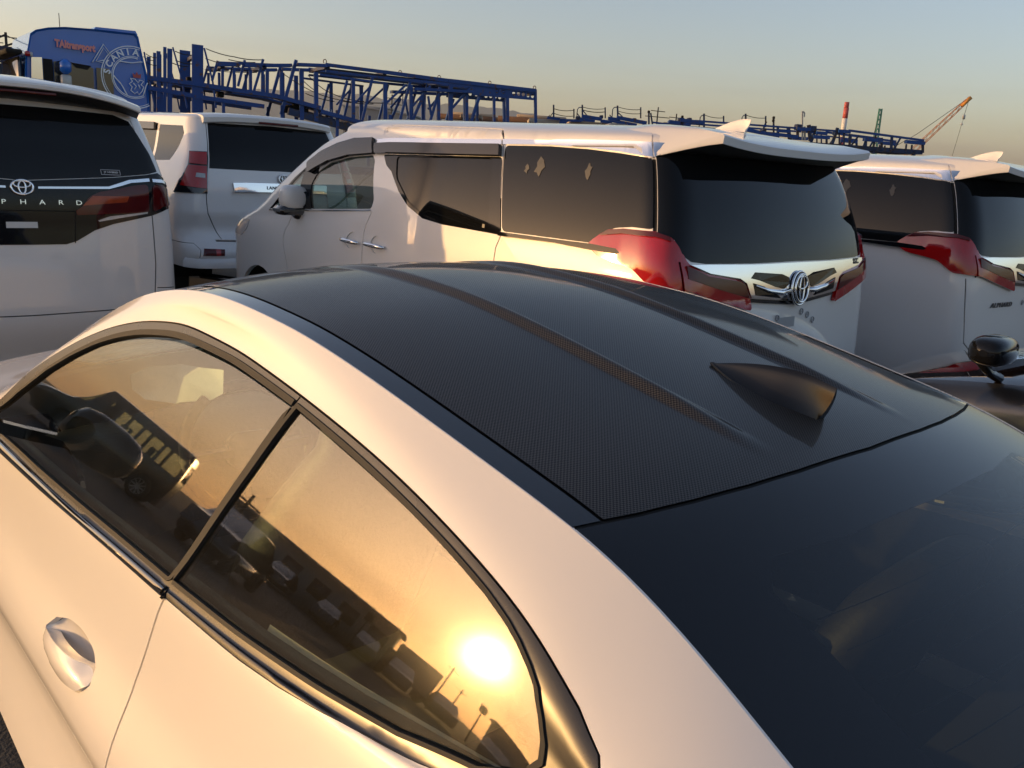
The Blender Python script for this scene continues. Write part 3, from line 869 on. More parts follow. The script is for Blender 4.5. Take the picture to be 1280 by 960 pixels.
def fin_mesh(q, base, L, W, Hh, n=22, tilt=0.0, flare=.35):
    """shark fin: base centre of the rear end at base, nose forward; a ridge that rises towards the rear over flanks that flare out to the foot"""
    bx, by, bz = base; P = []; m = 21
    for i in range(n + 1):
        u = i / n                       # 0 rear .. 1 nose
        hh = Hh * (1 - u ** 1.55) * (1 - .10 * (1 - u) ** 6)
        w = W * .5 * (1 - u ** 2.3) * (.34 + .66 * float(sstep(u / .42)))
        row = []
        for k in range(m):
            v = k / (m - 1) * 2 - 1     # -1 left foot .. 1 right foot
            g = 1 - abs(v) ** 1.2       # height up the flank
            xw = w * (.30 * math.sqrt(max(0, 1 - g ** 3)) + .70 * (1 - g) ** 2.4)
            row.append((bx + math.copysign(xw, v), by + L * u + (.030 * (1 - g) ** 2 - .010 if i == 0 else 0), bz + hh * g + tilt * L * u))
        P.append(row)
    q.grid(P, flip=False)
    q.add(P[0], [list(range(m))])
    return q


van_a = make_van('white minivan in the middle, its left side half sunlit and its chrome mirror facing us')
van_a.location = (1.372, 4.334, 0); van_a.rotation_euler = (0, 0, .749)
van_b = copy_tree(van_a)
van_b.location = (3.498, 5.964, 0); van_b.rotation_euler = (0, 0, .716)
van_b['label'] = 'white minivan cut off by the right edge, shaded flank behind the next tail lamp'
# ------------------------------------------------------------------ ground
def ground_mat():
    m = bpy.data.materials.new('asphalt'); m.use_nodes = True
    nt = m.node_tree; b = nt.nodes['Principled BSDF']
    tc = nt.nodes.new('ShaderNodeTexCoord')
    n1 = nt.nodes.new('ShaderNodeTexNoise'); n1.inputs['Scale'].default_value = .35; n1.inputs['Detail'].default_value = 6
    n2 = nt.nodes.new('ShaderNodeTexNoise'); n2.inputs['Scale'].default_value = 90
    cr = nt.nodes.new('ShaderNodeValToRGB')
    cr.color_ramp.elements[0].color = (.05, .048, .045, 1); cr.color_ramp.elements[1].color = (.10, .092, .082, 1)
    nt.links.new(tc.outputs['Object'], n1.inputs[0]); nt.links.new(tc.outputs['Object'], n2.inputs[0])
    nt.links.new(n1.outputs[0], cr.inputs[0]); nt.links.new(cr.outputs[0], b.inputs['Base Color'])
    bp = nt.nodes.new('ShaderNodeBump'); bp.inputs['Strength'].default_value = .4; bp.inputs['Distance'].default_value = .01
    nt.links.new(n2.outputs[0], bp.inputs['Height']); nt.links.new(bp.outputs[0], b.inputs['Normal'])
    b.inputs['Roughness'].default_value = .85
    return m


g = MB(); R = 5000
g.add([(-R, -3000, 0), (R, -3000, 0), (R, 5000, 0), (-R, 5000, 0)], [[0, 1, 2, 3]])
tag(g.build('ground', ground_mat()), kind='structure')
# ------------------------------------------------------------------ the newer minivan at the left edge: full-width black tail panel
HC = Hull(**VANC)


def make_newer_van():
    root = thing('minivan', 'white minivan at the left edge with black tail panel and spaced lettering under its badge', 'minivan')
    h = HC; F = {k: flip(v) for k, v in FC.items()}
    c = clampc
    feats = [
        ('panel_gap', strip_poly([(.822, 1.70), (.805, 1.36), (.778, 1.12)], .004), 'gap', -.010, False),
        ('panel_gap', strip_poly([(.768, 1.115), (.765, .95), (.764, .79), (.745, .58), (.70, .515), (0, .505)], .004), 'gap', -.012, True),
        ('panel_gap', strip_poly([(.765, .64), (.90, .632), (1.10, .63), (1.3, .60)], .003), 'gap', -.010, False),
        ('panel_gap', strip_poly([(1.62, 1.20), (1.80, 1.20), (1.80, 1.02), (1.62, 1.02), (1.62, 1.19)], .003), 'gap', -.010, False),
        ('tail_panel', c([(0, 1.305), (.553, 1.341), (.774, 1.364), (.873, 1.378), (.98, 1.33), (1.03, 1.24), (1.0, 1.16), (.88, 1.145), (.755, 1.107), (.51, 1.056), (.393, 1.017), (.283, .953), (.221, .934), (0, .933)]), 'panel', .004, True),
        ('rear_window', c([(0, 1.735), (.25, 1.735), (.70, 1.725), (.80, 1.69), (.865, 1.50), (.874, 1.386), (.774, 1.368), (.553, 1.345), (0, 1.309)]), 'privacy', .002, True),
        ('light_strip', F['chrome'], 'satin', .014, False),
        ('light_strip', [(.806, 1.339), (.885, 1.335), (1.0, 1.30), (1.0, 1.283), (.884, 1.315), (.806, 1.319)], 'satin', .014, False),
        ('tail_lamp', smooth_poly(F['lamp'], 1), 'deepred', .010, False),
        ('tail_lamp', smooth_poly([(.799, 1.304), (.877, 1.299), (1.02, 1.26), (1.03, 1.22), (.98, 1.175), (.85, 1.165), (.774, 1.128)], 1), 'deepred', .012, False),
        ('indicator', F['orange'], 'orange', .012, False),
        ('reversing_lamp', F['rev'], 'lens', .010, False),
        ('side_window', smooth_poly([(1.10, 1.38), (1.16, 1.66), (1.3, 1.69), (3.4, 1.69), (4.7, 1.66), (5.0, 1.5), (5.0, 1.2), (3.5, 1.22), (2.2, 1.25), (1.3, 1.30)], 1), 'privacy', .002, False),
        ('windscreen', [(5.42, 1.16), (5.48, 1.3), (5.5, 1.6), (5.55, 1.70), (h.smax, 1.72), (h.smax, 1.14)], 'privacy', -.002, True),
        ('headlamp', [(5.0, .98), (5.0, .85), (5.6, .88), (5.6, 1.0)], 'lens', .004, False),
        ('grille', [(5.7, .45), (h.smax, .45), (h.smax, .95), (5.7, .95)], 'chrome', .006, True),
        ('rear_reflector', [(.55, .45), (.75, .45), (.75, .41), (.55, .41)], 'deepred', .006, False),
    ]
    build_shell(root, h, feats)
    oval_emblem(h, 0, 1.268, .060, .041, root, .014, .0075, disc=False)
    for k, ch in enumerate('ALPHARD'):
        letters('letter', h, ch, .316 - .105 * k, 1.183, .028, 'chrome', root, off=.007, width=1.35, bold=-.005)
    q = MB(); q.add(on_skin(h, [(-.085, -.018, 0), (.085, -.018, 0), (.085, .018, 0), (-.085, .018, 0)], .017, 1.05, .008), [[0, 1, 2, 3]])
    q.build('plate_label', M['platewhite'], root, smooth=False)
    # plate recess outline
    for line in ([(-.288, 1.125), (-.272, .94)], [(.288, 1.125), (.272, .94)], [(.288, 1.133), (0, 1.135), (-.288, 1.133)]):
        P = densify(line, .05, False)
        MB().tube(h(P[:, 0], P[:, 1]) + rear_normal(h, P[:, 0], P[:, 1]) * .004, .003, 6).build('plate_recess_edge', M['gap'], root)
    # label on the glass: outline and print
    ring = np.array([(.003, 0), (.125, 0), (.125, .029), (.003, .029), (.003, 0)]) - [.064, .0145]
    V = [(x, y, 0) for x, y in densify(ring[:-1], .02)]
    MB().tube(on_skin(h, V, -.542, 1.372, .005), .0016, 4, closed=True).build('glass_label', M['print'], root)
    letters('glass_label_print', h, 'JT JAPAN TAXI'[:2] + ' HYBRID', -.545, 1.372, .011, 'print', root, off=.005, width=1.3)
    # spoiler: a thin visor over the glass
    xs = np.linspace(-.74, .74, 27); P = []; U = []
    for x in xs:
        a = abs(x) / .74; ze = 1.872 - .085 * a ** 2.4; yt = .03 + .13 * a ** 3.2
        P.append([(x, .62, 1.915 - .13 * a ** 2.4), (x, .40, 1.912 - .115 * a ** 2.4), (x, yt + .06, ze + .010), (x, yt + .006, ze - .004), (x, yt, ze - .016), (x, yt + .004, ze - .034), (x, yt + .02, ze - .040)])
        U.append([(x * .99, yt + .012, ze - .039), (x * .985, yt + .05, ze - .075), (x * .97, .27, 1.765 - .02 * a)])
    so = MB().grid(P).build('roof_spoiler', M['white'], root, autosmooth=38)
    MB().grid(U).build('spoiler_underside', M['black'], so)
    q = MB(); q.box((-.02, .055, 1.812), (.24, .012, .008), bev=.003); q.build('brake_lamp', M['deepred'], so)
    q = MB(); fin_mesh(q, (0, .55, 1.903), .2, .05, .06); q.build('roof_antenna', M['white'], root, autosmooth=50)
    for sg in (-1, 1):
        q = MB(); q.box((sg * .98, 3.4, 1.2), (.11, .06, .09), bev=.04); q.build('door_mirror', M['white'], root, autosmooth=50)
    return root


van_c = make_newer_van()
van_c.location = (-2.95, 5.23, 0); van_c.rotation_euler = (0, 0, .717)
# ------------------------------------------------------------------ the off-roader between the two vans
HD = Hull(**PRADO)


def make_offroader():
    root = thing('off_road_car', 'white off-road car with stepped red lamps, parked behind between the two minivans', 'off-road car')
    h = HD; F = FD; c = clampc
    feats = [
        ('panel_gap', strip_poly([(.779, 1.79), (.782, 1.50), (.713, .97), (.655, .86), (.60, .745)], .004), 'gap', -.012, False),
        ('panel_gap', strip_poly([(1.30, .70), (1.155, .713), (.868, .712), (.828, .66), (.86, .536)], .003), 'gap', -.010, False),
        ('panel_gap', strip_poly([(1.5, 1.212), (1.29, 1.224), (1.195, 1.06), (1.409, 1.06), (1.5, 1.21)], .003), 'gap', -.008, False),
        ('panel_gap', strip_poly([(.66, .735), (0, .72)], .008), 'gap', -.02, True),
        ('side_window', [(1.871, 1.715), (1.13, 1.715), (1.085, 1.65), (1.43, 1.405), (1.845, 1.385)], 'privacy', .000, False),
        ('side_window', [(4.3, 1.70), (1.925, 1.725), (1.90, 1.385), (4.6, 1.30), (4.75, 1.35)], 'privacy', .000, False),
        ('panel_gap', strip_poly([(1.96, 1.38), (1.99, .72)], .004), 'gap', -.012, False),
        ('windscreen', [(5.42, 1.2), (5.5, 1.6), (5.55, 1.69), (h.smax, 1.70), (h.smax, 1.18)], 'privacy', -.002, True),
        ('tail_lamp', F['lamp'], 'gloss_black', .012, False),
        ('lamp_lens', F['lampred1'], 'red', .024, False),
        ('lamp_lens', F['lampred2'], 'red', .022, False),
        ('reversing_lamp', F['lampgrey'], 'lens', .024, False),
        ('rear_window', c([(.762, 1.752), (0, 1.765), (0, 1.362), (.181, 1.360), (.747, 1.362), (.770, 1.52)]), 'privacy', .001, True),
        ('plate_recess', c([(.503, 1.160), (.505, .988), (.40, .923), (0, .911), (0, 1.165)]), 'white', -.02, True),
        ('garnish', c([(.505, 1.243), (.38, 1.248), (0, 1.250), (0, 1.170), (.186, 1.17), (.482, 1.165)]), 'chrome', .024, True),
        ('rear_reflector', F['refl'], 'deepred', .006, False),
        ('reflector_light', [(.70, .665), (.655, .664), (.66, .613), (.70, .613)], 'red', .008, False),
        ('headlamp', [(5.0, .98), (5.0, .85), (5.5, .88), (5.5, 1.0)], 'lens', .004, False),
    ]
    build_shell(root, h, feats, t0=.50, arches=(1.75, 4.62), ar=.42, az=.44)
    overlay('rain_visor', h, [(3.6, 1.728), (1.96, 1.728), (1.93, 1.665), (3.6, 1.655)], 'visor', .03, .026, root, round_it=0)
    letters('model_lettering', h, 'LAND CRUISER', 0, 1.207, .030, 'dark_print', root, off=.028, space=1.1, width=1.1)
    oval_emblem(h, -.02, 1.292, .052, .040, root, .02, .006)
    xs = np.linspace(-.645, .645, 21); P = []
    for x in xs:
        a = abs(x) / .645; ze = 1.842 - .03 * a ** 2.5; yt = .27 + .05 * a ** 4
        P.append([(x, .85, 1.856 - .03 * a ** 3), (x, .55, 1.860 - .03 * a ** 3), (x, yt + .04, ze + .004), (x, yt, ze - .016), (x, yt + .008, ze - .055), (x, yt + .03, ze - .068), (x, .40, 1.752)])
    q = MB().grid(P); q.add(P[0], [list(range(7))[::-1]]); q.add(P[-1], [list(range(7))])
    so = q.build('roof_spoiler', M['white'], root, autosmooth=38)
    q = MB(); q.box((.06, .272, 1.788), (.20, .008, .010), bev=.003); q.build('brake_lamp', M['deepred'], so)
    # step of the bumper below
    P = []
    for sa in np.linspace(-.98, .98, 30):
        p = h(np.abs(np.array(sa)), np.array(.56)) * np.array([np.sign(-sa) * -1 if False else (1 if sa > 0 else -1), 1, 1])
        n = h.normal(np.abs(np.array(sa)), np.array(.56)) * np.array([1 if sa > 0 else -1, 1, 1])
        P.append([p + n * .0 + np.array([0, 0, .03]), p + n * .03, p + n * .03 + np.array([0, 0, -.05]), p - n * .05 + np.array([0, 0, -.07])])
    MB().grid(P).build('bumper_step', M['white'], root, autosmooth=50)
    q = MB(); q.tube([(-.62, .5, .36), (-.45, .12, .36), (-.40, .05, .36)], .03, 8); q.build('exhaust', M['satin'], root)
    return root


prado = make_offroader()
prado.location = (-2.213, 8.296, 0); prado.rotation_euler = (0, 0, .755)
# ------------------------------------------------------------------ the white coupe in front: measured curves along its length
def ctab(T):
    """a smooth curve along the car through measured stations"""
    T = np.array(T, float); y = T[:, 0]; V = T[:, 1:]
    g = np.linspace(y[0] - .4, y[-1] + .4, 900); k = np.exp(-.5 * (np.arange(-60, 61) * (g[1] - g[0]) / .06) ** 2); k /= k.sum()
    out = []
    for c in V.T:
        e = np.interp(g, y, c); e = np.where(g < y[0], c[0] + (g - y[0]) * (c[1] - c[0]) / (y[1] - y[0]), e); e = np.where(g > y[-1], c[-1] + (g - y[-1]) * (c[-1] - c[-2]) / (y[-1] - y[-2]), e)
        out.append(np.convolve(np.pad(e, 60, 'edge'), k, 'valid'))
    S = np.array(out)
    return lambda q: np.stack([np.interp(np.asarray(q, float), g, c) for c in S], -1)
PL=lambda z:-.66-(1.175-z)*.445
C2=ctab([(-1.75,-.64,.77),(-1.3,-.675,.825),(-1.0,-.665,.865),(-.7,-.645,.925),(-.5,-.625,.995),(-.342,-.612,1.062),(-.27,-.607,1.098),(-.191,-.603,1.134),(-.104,-.60,1.168),(-.008,-.60,1.195),(.116,-.60,1.217),(.259,-.60,1.242),(.452,-.60,1.275),(.6,-.60,1.296),(.72,-.60,1.309),(.95,-.60,1.319),(1.1,-.60,1.316),(1.25,-.602,1.30),(1.45,-.61,1.258),(1.65,-.633,1.178),(1.85,-.667,1.075),(2.05,-.71,.955),(2.2,-.74,.865),(2.35,-.76,.82),(2.6,-.75,.79),(3.05,-.66,.72)])
C3=ctab([(-1.75,-.76,.72),(-1.3,-.80,.80),(-.9,-.80,.86),(-.6,-.775,.92),(-.4,-.75,.97),(-.3,-.735,1.01)]+[(y,PL(z),z) for y,z in ((-.183,1.035),(-.081,1.09),(-.012,1.113),(.076,1.134),(.155,1.151),(.284,1.175),(.431,1.195),(.616,1.215),(.873,1.236),(1.153,1.239),(1.358,1.209),(1.527,1.165),(1.697,1.101),(1.87,1.019),(1.999,.943),(2.124,.853),(2.3,.81))]+[(2.6,-.845,.775),(3.05,-.75,.70)])
C5=ctab([(-1.75,-.79,.68),(-1.3,-.845,.765),(-.9,-.845,.82),(-.6,-.825,.865),(-.3,-.785,.93),(-.15,-.765,.945)]+[(y,PL(z),z) for y,z in ((.026,.918),(.28,.882),(.517,.859),(.794,.841),(1.008,.830),(1.302,.812),(1.612,.796),(2.0,.778))]+[(2.3,-.85,.765),(2.6,-.86,.745),(3.05,-.78,.67)])
P3=ctab([(-1.75,-.85,.56),(-1.3,-.925,.63),(-.8,-.925,.69),(-.3,-.89,.73),(.2,-.868,.69),(.79,-.87,.65),(1.5,-.885,.62),(2.3,-.90,.61),(2.6,-.90,.61),(3.05,-.83,.56)])
P4=ctab([(-1.75,-.88,.40),(-1.3,-.95,.46),(-.8,-.955,.48),(-.3,-.95,.50),(.2,-.94,.49),(.79,-.938,.475),(1.5,-.94,.46),(2.6,-.94,.45),(3.05,-.87,.42)])
P5=ctab([(-1.75,-.86,.30),(-1.3,-.925,.33),(-.3,-.915,.35),(.79,-.905,.345),(1.5,-.905,.33),(2.6,-.915,.32),(3.05,-.85,.30)])
P6=ctab([(-1.75,-.84,.2),(-1.3,-.93,.15),(.79,-.965,.13),(2.6,-.94,.14),(3.05,-.84,.2)])
def side(y,v):
    y=np.asarray(y,float);v=np.asarray(v,float)
    mid=(C3(y)+C5(y))*.5
    sh=C5(y)*.8+P3(y)*.2+np.array([-.006,.012])
    K=[C2(y),C3(y),mid,C5(y),sh,P3(y),P4(y),P5(y),P6(y)]
    K=[2*K[0]-K[1]*.65-K[2]*.35+np.array([.05,0])]+K+[2*K[-1]-K[-2]]
    K=np.stack(K,0)           # n,...,2
    i=np.clip(np.floor(v).astype(int),0,7);u=(v-i)[...,None]
    g=lambda k:np.take_along_axis(K,(i+k)[None,...,None],0)[0] if y.ndim else K[i+k]
    a,b,c,d=g(0),g(1),g(2),g(3)
    p=.5*(2*b+(c-a)*u+(2*a-5*b+4*c-d)*u*u+(3*b-a-3*c+d)*u**3)
    return np.stack([p[...,0],y,p[...,1]],-1)
def roof(q,y):
    """q -1..1 across (left to right), y along"""
    q=np.asarray(q,float);y=np.asarray(y,float)
    c=C2(y); x=-c[...,0]*q
    cr=np.interp(y,[-1.75,-1.,-.5,0,1.2,1.7,2.2,2.6,3.05],[.04,.05,.05,.047,.045,.06,.075,.08,.06])
    z=c[...,1]+cr*(1-q*q)
    return np.stack([x,y,z],-1)


VK = .14                                    # flat width given to one step across the side skin
QK = .60                                    # flat width of half the roof


def fdn(f, e=2e-3, sign=1):
    def n(a, b):
        a = np.asarray(a, float); b = np.asarray(b, float)
        da = f(a + e, b) - f(a - e, b); db = f(a, b + e) - f(a, b - e)
        c = np.cross(da, db) * sign
        return c / np.maximum(np.linalg.norm(c, axis=-1, keepdims=True), 1e-9)
    return n


def side_flat(y, w): return side(y, w / VK)
def pane_flat(y, w):
    u = ((np.asarray(w) / VK - 1) / 2)[..., None]
    p = C3(y) * (1 - u) + C5(y) * u
    bow = (.010 * (1 - (2 * u - 1) ** 2))
    return np.stack([p[..., 0] - bow[..., 0] * .0, np.asarray(y, float), p[..., 1]], -1)
def roof_flat(a, y): return roof(np.asarray(a) / QK, y)
def channel(uv):
    q = np.abs(uv[:, 0] / QK); y = uv[:, 1]
    fade = sstep((y + .05) / .26) * sstep((1.42 - y) / .5)
    d = np.abs(q - .352) / .042
    return .0005 + .0115 * np.cos(np.clip(d, 0, 1) * math.pi / 2) ** 1.3 * fade


NS, NP, NR = fdn(side_flat, sign=1), fdn(pane_flat, sign=1), fdn(roof_flat, sign=1)


def carbon_mat():
    m = bpy.data.materials.new('carbon_weave'); m.use_nodes = True
    nt = m.node_tree; b = nt.nodes['Principled BSDF']
    tc = nt.nodes.new('ShaderNodeTexCoord')
    mp = nt.nodes.new('ShaderNodeMapping'); mp.inputs['Rotation'].default_value = (0, 0, .0)
    ck = nt.nodes.new('ShaderNodeTexChecker'); ck.inputs['Scale'].default_value = 320
    ck.inputs[1].default_value = (.004, .004, .005, 1); ck.inputs[2].default_value = (.060, .055, .050, 1)
    nt.links.new(tc.outputs['Object'], mp.inputs[0])
    # flatten the height so the squares stay squares on the curved panel
    sx = nt.nodes.new('ShaderNodeSeparateXYZ'); cx = nt.nodes.new('ShaderNodeCombineXYZ'); cx.inputs[2].default_value = .0013
    nt.links.new(mp.outputs[0], sx.inputs[0]); nt.links.new(sx.outputs[0], cx.inputs[0]); nt.links.new(sx.outputs[1], cx.inputs[1])
    nt.links.new(cx.outputs[0], ck.inputs[0])
    nt.links.new(ck.outputs[0], b.inputs['Base Color'])
    b.inputs['Metallic'].default_value = .0
    b.inputs['Specular IOR Level'].default_value = .2
    b.inputs['Roughness'].default_value = .5
    b.inputs['Coat Weight'].default_value = .6
    b.inputs['Coat Roughness'].default_value = .05
    b.inputs['Coat IOR'].default_value = 1.33
    bp = nt.nodes.new('ShaderNodeBump'); bp.inputs['Strength'].default_value = .25; bp.inputs['Distance'].default_value = .0015
    nt.links.new(ck.outputs['Fac'], bp.inputs['Height']); nt.links.new(bp.outputs[0], b.inputs['Normal'])
    return m


M['carbon'] = carbon_mat()
M['fin'] = mat('fin_paint', (.006, .006, .007), .10, spec=.45, ior=1.42)
M['frit'] = mat('black_glass_border', (.005, .005, .006), .006, spec=.5, ior=1.55)


def vs_(p): return [(a, b * VK) for a, b in p]


def both_sides(name, V, T, surf, nrm, off, depth, m, parent):
    out = []
    for s in (1, -1):
        k = np.array([s, 1, 1.0])
        q = MB(); panel(q, V, [x[::-1] for x in T], lambda a, b: surf(a, b) * k, lambda a, b: nrm(a, b) * k, off, depth)
        if s < 0:
            q.F = [x[::-1] for x in q.F]; q.N = [None if n is None else n[::-1] for n in q.N]
        out.append(q.build(name, m, parent))
    return out


def make_coupe():
    root = thing('coupe', 'white coupe filling the foreground, with black carbon roof, fin aerial and mirror-like windows', 'coupe')
    # ---- side skin
    frame = [(2.17, 1.75), (2.0, 1.0), (1.698, .995), (1.527, 1.0), (1.358, 1.0), (1.153, .995), (.873, .995), (.616, 1.0), (.431, 1.0), (.284, 1.0), (.155, 1.0), (.076, 1.0), (-.012, 1.0), (-.081, 1.0), (-.14, 1.0), (-.185, 1.08), (-.217, 1.5), (-.222, 2.0), (-.175, 2.5), (-.06, 2.95), (.025, 3.14), (.12, 3.48), (.25, 3.78), (.36, 3.90), (.477, 3.95), (.778, 3.955), (1.243, 3.996), (1.539, 4.03), (1.917, 4.04), (2.2, 4.02), (2.24, 3.0)]
    lower = [(-.215, 2.05), (-.17, 2.48), (-.06, 2.93), (.025, 3.12), (.12, 3.46), (.25, 3.76), (.477, 3.93), (.765, 3.94), (.765, 3.50), (.477, 3.50), (.25, 3.42), (.05, 3.1), (-.12, 2.7)]
    lower2 = [(.785, 3.94), (1.243, 3.98), (1.539, 4.015), (1.917, 4.025), (2.19, 4.0), (2.2, 3.6), (1.9, 3.52), (1.24, 3.50), (.785, 3.49)]
    g1 = [(2.10, 2.0), (1.98, 1.62), (1.828, 1.383), (1.70, 1.29), (1.579, 1.233), (1.47, 1.205), (1.371, 1.187), (1.167, 1.162), (.889, 1.136), (.622, 1.134), (.640, 1.25), (.792, 2.94), (.797, 2.971), (1.008, 2.97), (1.303, 2.963), (1.612, 2.947), (2.006, 2.865), (2.14, 2.75), (2.15, 2.35)]
    g2 = [(.606, 1.124), (.44, 1.145), (.266, 1.160), (.137, 1.165), (.043, 1.175), (-.005, 1.20), (-.032, 1.235), (-.06, 1.30), (-.078, 1.37), (-.098, 1.60), (-.112, 1.85), (-.118, 2.101), (-.10, 2.45), (-.04, 2.729), (.1, 2.891), (.28, 2.93), (.518, 2.956), (.775, 2.962), (.77, 2.9)]
    seal1, seal2 = np.array(g1), np.array(g2)
    def grow(p, d):
        p = np.array(vs_(p)); c = p.mean(0); t = np.roll(p, -1, 0) - np.roll(p, 1, 0); t /= np.maximum(np.linalg.norm(t, axis=1, keepdims=True), 1e-9)
        ar = np.sum(p[:, 0] * np.roll(p[:, 1], -1) - np.roll(p[:, 0], -1) * p[:, 1])
        n = np.stack([t[:, 1], -t[:, 0]], 1) * (1 if ar > 0 else -1)
        return p + n * d
    cup = smooth_poly([(1.275, 5.46), (1.24, 5.28), (1.172, 5.15), (1.089, 5.11), (1.012, 5.17), (.978, 5.29), (.972, 5.47), (1.006, 5.65), (1.101, 5.73), (1.196, 5.72), (1.264, 5.62)], 2)
    def vset(p): return np.array(p) * [1, VK]
    feats = [
        ('gap', grow(frame, .004), 'gap'),
        ('frame', np.array(vs_(frame)), 'trim'),
        ('low', np.array(vs_(lower)), 'gloss'), ('low', np.array(vs_(lower2)), 'gloss'),
        ('seal', grow(g1, .010), 'rubber'), ('seal', grow(g2, .009), 'rubber'),
        ('g1', np.array(vs_(g1)), ''), ('g2', np.array(vs_(g2)), ''),
        ('gap', strip_poly(vs_([(.612, 1.0), (.622, 1.13)]), .002), 'gap'),
        ('gap', strip_poly(vs_([(.775, 3.45), (.772, 3.95), (.784, 4.228), (.808, 5.012), (.806, 5.449), (.80, 5.85), (.79, 6.6), (.80, 7.9)]), .0032), 'gap'),
        ('gap', strip_poly(vs_([(2.12, 4.05), (2.08, 5.0), (2.06, 6.5), (2.05, 7.4)]), .003), 'gap'),
        ('gap', strip_poly(vs_([(-1.1, 5.2), (-1.3, 5.25), (-1.5, 5.3)]), .003), 'gap'),
        ('cup', vset(cup), 'cup'),
        ('arch', circle_poly((-.82, 7.6 * VK), .38, .34), None), ('arch', circle_poly((2.42, 7.6 * VK), .37, .34), None),
    ]
    y0, y1 = -1.74, 3.04
    outer = [(y0, 0), (y1, 0), (y1, 8 * VK), (y0, 8 * VK)]
    yy = np.concatenate([np.arange(y0 + .05, -.4, .06), np.arange(-.4, 2.25, .035), np.arange(2.25, y1, .07)])
    ww = np.arange(.02, 8 * VK, .028)
    Y, W = np.meshgrid(yy, ww)
    V, T, lab = cdt(outer, [(f[0], f[1]) for f in feats], .05, np.stack([Y.ravel(), W.ravel()], 1))
    by = {}
    for t, l in zip(T, lab): by.setdefault(l, []).append(t)
    def at(l): return by.get(l + 1, [])
    body = MB()
    panel(body, V, [x[::-1] for x in by[0]], side_flat, NS, 0, .014, True)
    for l in (8, 9, 10, 11):
        for o in both_sides('door_gap', V, at(l), side_flat, NS, -.012, .004, M['gap'], root): pass
    both_sides('window_gap', V, at(0), side_flat, NS, -.008, .004, M['gap'], root)
    fr = both_sides('window_frame', V, at(1), side_flat, NS, .001, .014, M['trim'], root)
    for l in (2, 3): both_sides('belt_trim', V, at(l), side_flat, NS, .006, .008, M['trim'] if False else M['gloss_black'], root)
    for l in (4, 5): both_sides('window_seal', V, at(l), side_flat, NS, .004, .02, M['rubber'], root)
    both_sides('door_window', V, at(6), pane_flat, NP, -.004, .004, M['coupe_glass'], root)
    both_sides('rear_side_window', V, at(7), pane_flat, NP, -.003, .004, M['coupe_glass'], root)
    # door handle: bowl with a grip over its lower half
    cc = np.array([1.125, 5.42 * VK])
    def bowl(uv):
        r = ((uv[:, 0] - cc[0]) / .155) ** 2 + ((uv[:, 1] - cc[1]) / (.32 * VK)) ** 2
        return -.045 * np.clip(1 - r, 0, 1) ** .8
    gx, gy = np.meshgrid(np.arange(.96, 1.29, .012), np.arange(5.05 * VK, 5.78 * VK, .006))
    gg = np.stack([gx.ravel(), gy.ravel()], 1)
    gg = gg[((gg[:, 0] - cc[0]) / .14) ** 2 + ((gg[:, 1] - cc[1]) / (.29 * VK)) ** 2 < 1]
    V2, T2, _ = cdt(vset(cup), [], .02, gg)
    for o in both_sides('handle_bowl', V2, T2, side_flat, NS, bowl, .0, M['cwhite'], root): renormal(o, 60)
    grip = smooth_poly([(1.272, 5.48), (1.235, 5.445), (1.16, 5.425), (1.08, 5.40), (1.0, 5.335), (.978, 5.38), (.976, 5.48), (1.005, 5.62), (1.095, 5.70), (1.19, 5.69), (1.256, 5.60)], 1)
    gc = np.array([1.12, 5.52 * VK])
    def bulge(uv):
        r = ((uv[:, 0] - gc[0]) / .155) ** 2 + ((uv[:, 1] - gc[1]) / (.21 * VK)) ** 2
        return -.004 + .026 * np.clip(1 - r, 0, 1) ** .6
    gg = np.stack([gx.ravel(), gy.ravel()], 1)
    gg = gg[((gg[:, 0] - gc[0]) / .14) ** 2 + ((gg[:, 1] - gc[1]) / (.17 * VK)) ** 2 < 1]
    V2, T2, _ = cdt(vset(grip), [], .02, gg)
    for o in both_sides('door_handle', V2, T2, side_flat, NS, bulge, .030, M['cwhite'], root): renormal(o, 50)
    # ---- roof skin
    rear = [(-.597, -.004), (-.505, -.031), (-.415, -.05), (-.31, -.066), (-.2, -.076), (0, -.084), (.2, -.076), (.31, -.066), (.415, -.05), (.505, -.031), (.597, -.004)]
    head = [(-.585, 1.22), (-.45, 1.315), (-.3, 1.37), (-.15, 1.395), (0, 1.40), (.15, 1.395), (.3, 1.37), (.45, 1.315), (.585, 1.22)]
    bott = [(-.597, -.74), (-.45, -.86), (-.25, -.92), (0, -.94), (.25, -.92), (.45, -.86), (.597, -.74)]
    scut = [(-.585, 2.17), (-.4, 2.30), (-.2, 2.36), (0, 2.38), (.2, 2.36), (.4, 2.30), (.585, 2.17)]
    sh = lambda L, d: [(a, b + d) for a, b in L]
    def carbon_edge(L):
        xs_, ys_ = np.array(L).T
        return [(-.5555, float(np.interp(-.5555, xs_, ys_)))] + [q for q in L if abs(q[0]) < .55] + [(.5555, float(np.interp(.5555, xs_, ys_)))]
    rg = sh(rear, -.002) + bott[::-1]
    inner = [(-.40, -.165), (-.25, -.19), (0, -.20), (.25, -.19), (.40, -.165), (.445, -.20), (.45, -.70), (.34, -.80), (0, -.85), (-.34, -.80), (-.45, -.70), (-.445, -.20)]
    wsin = [(-.50, 1.40), (-.3, 1.48), (0, 1.51), (.3, 1.48), (.50, 1.40), (.53, 1.5), (.53, 2.06), (.38, 2.22), (0, 2.29), (-.38, 2.22), (-.53, 2.06), (-.53, 1.5)]
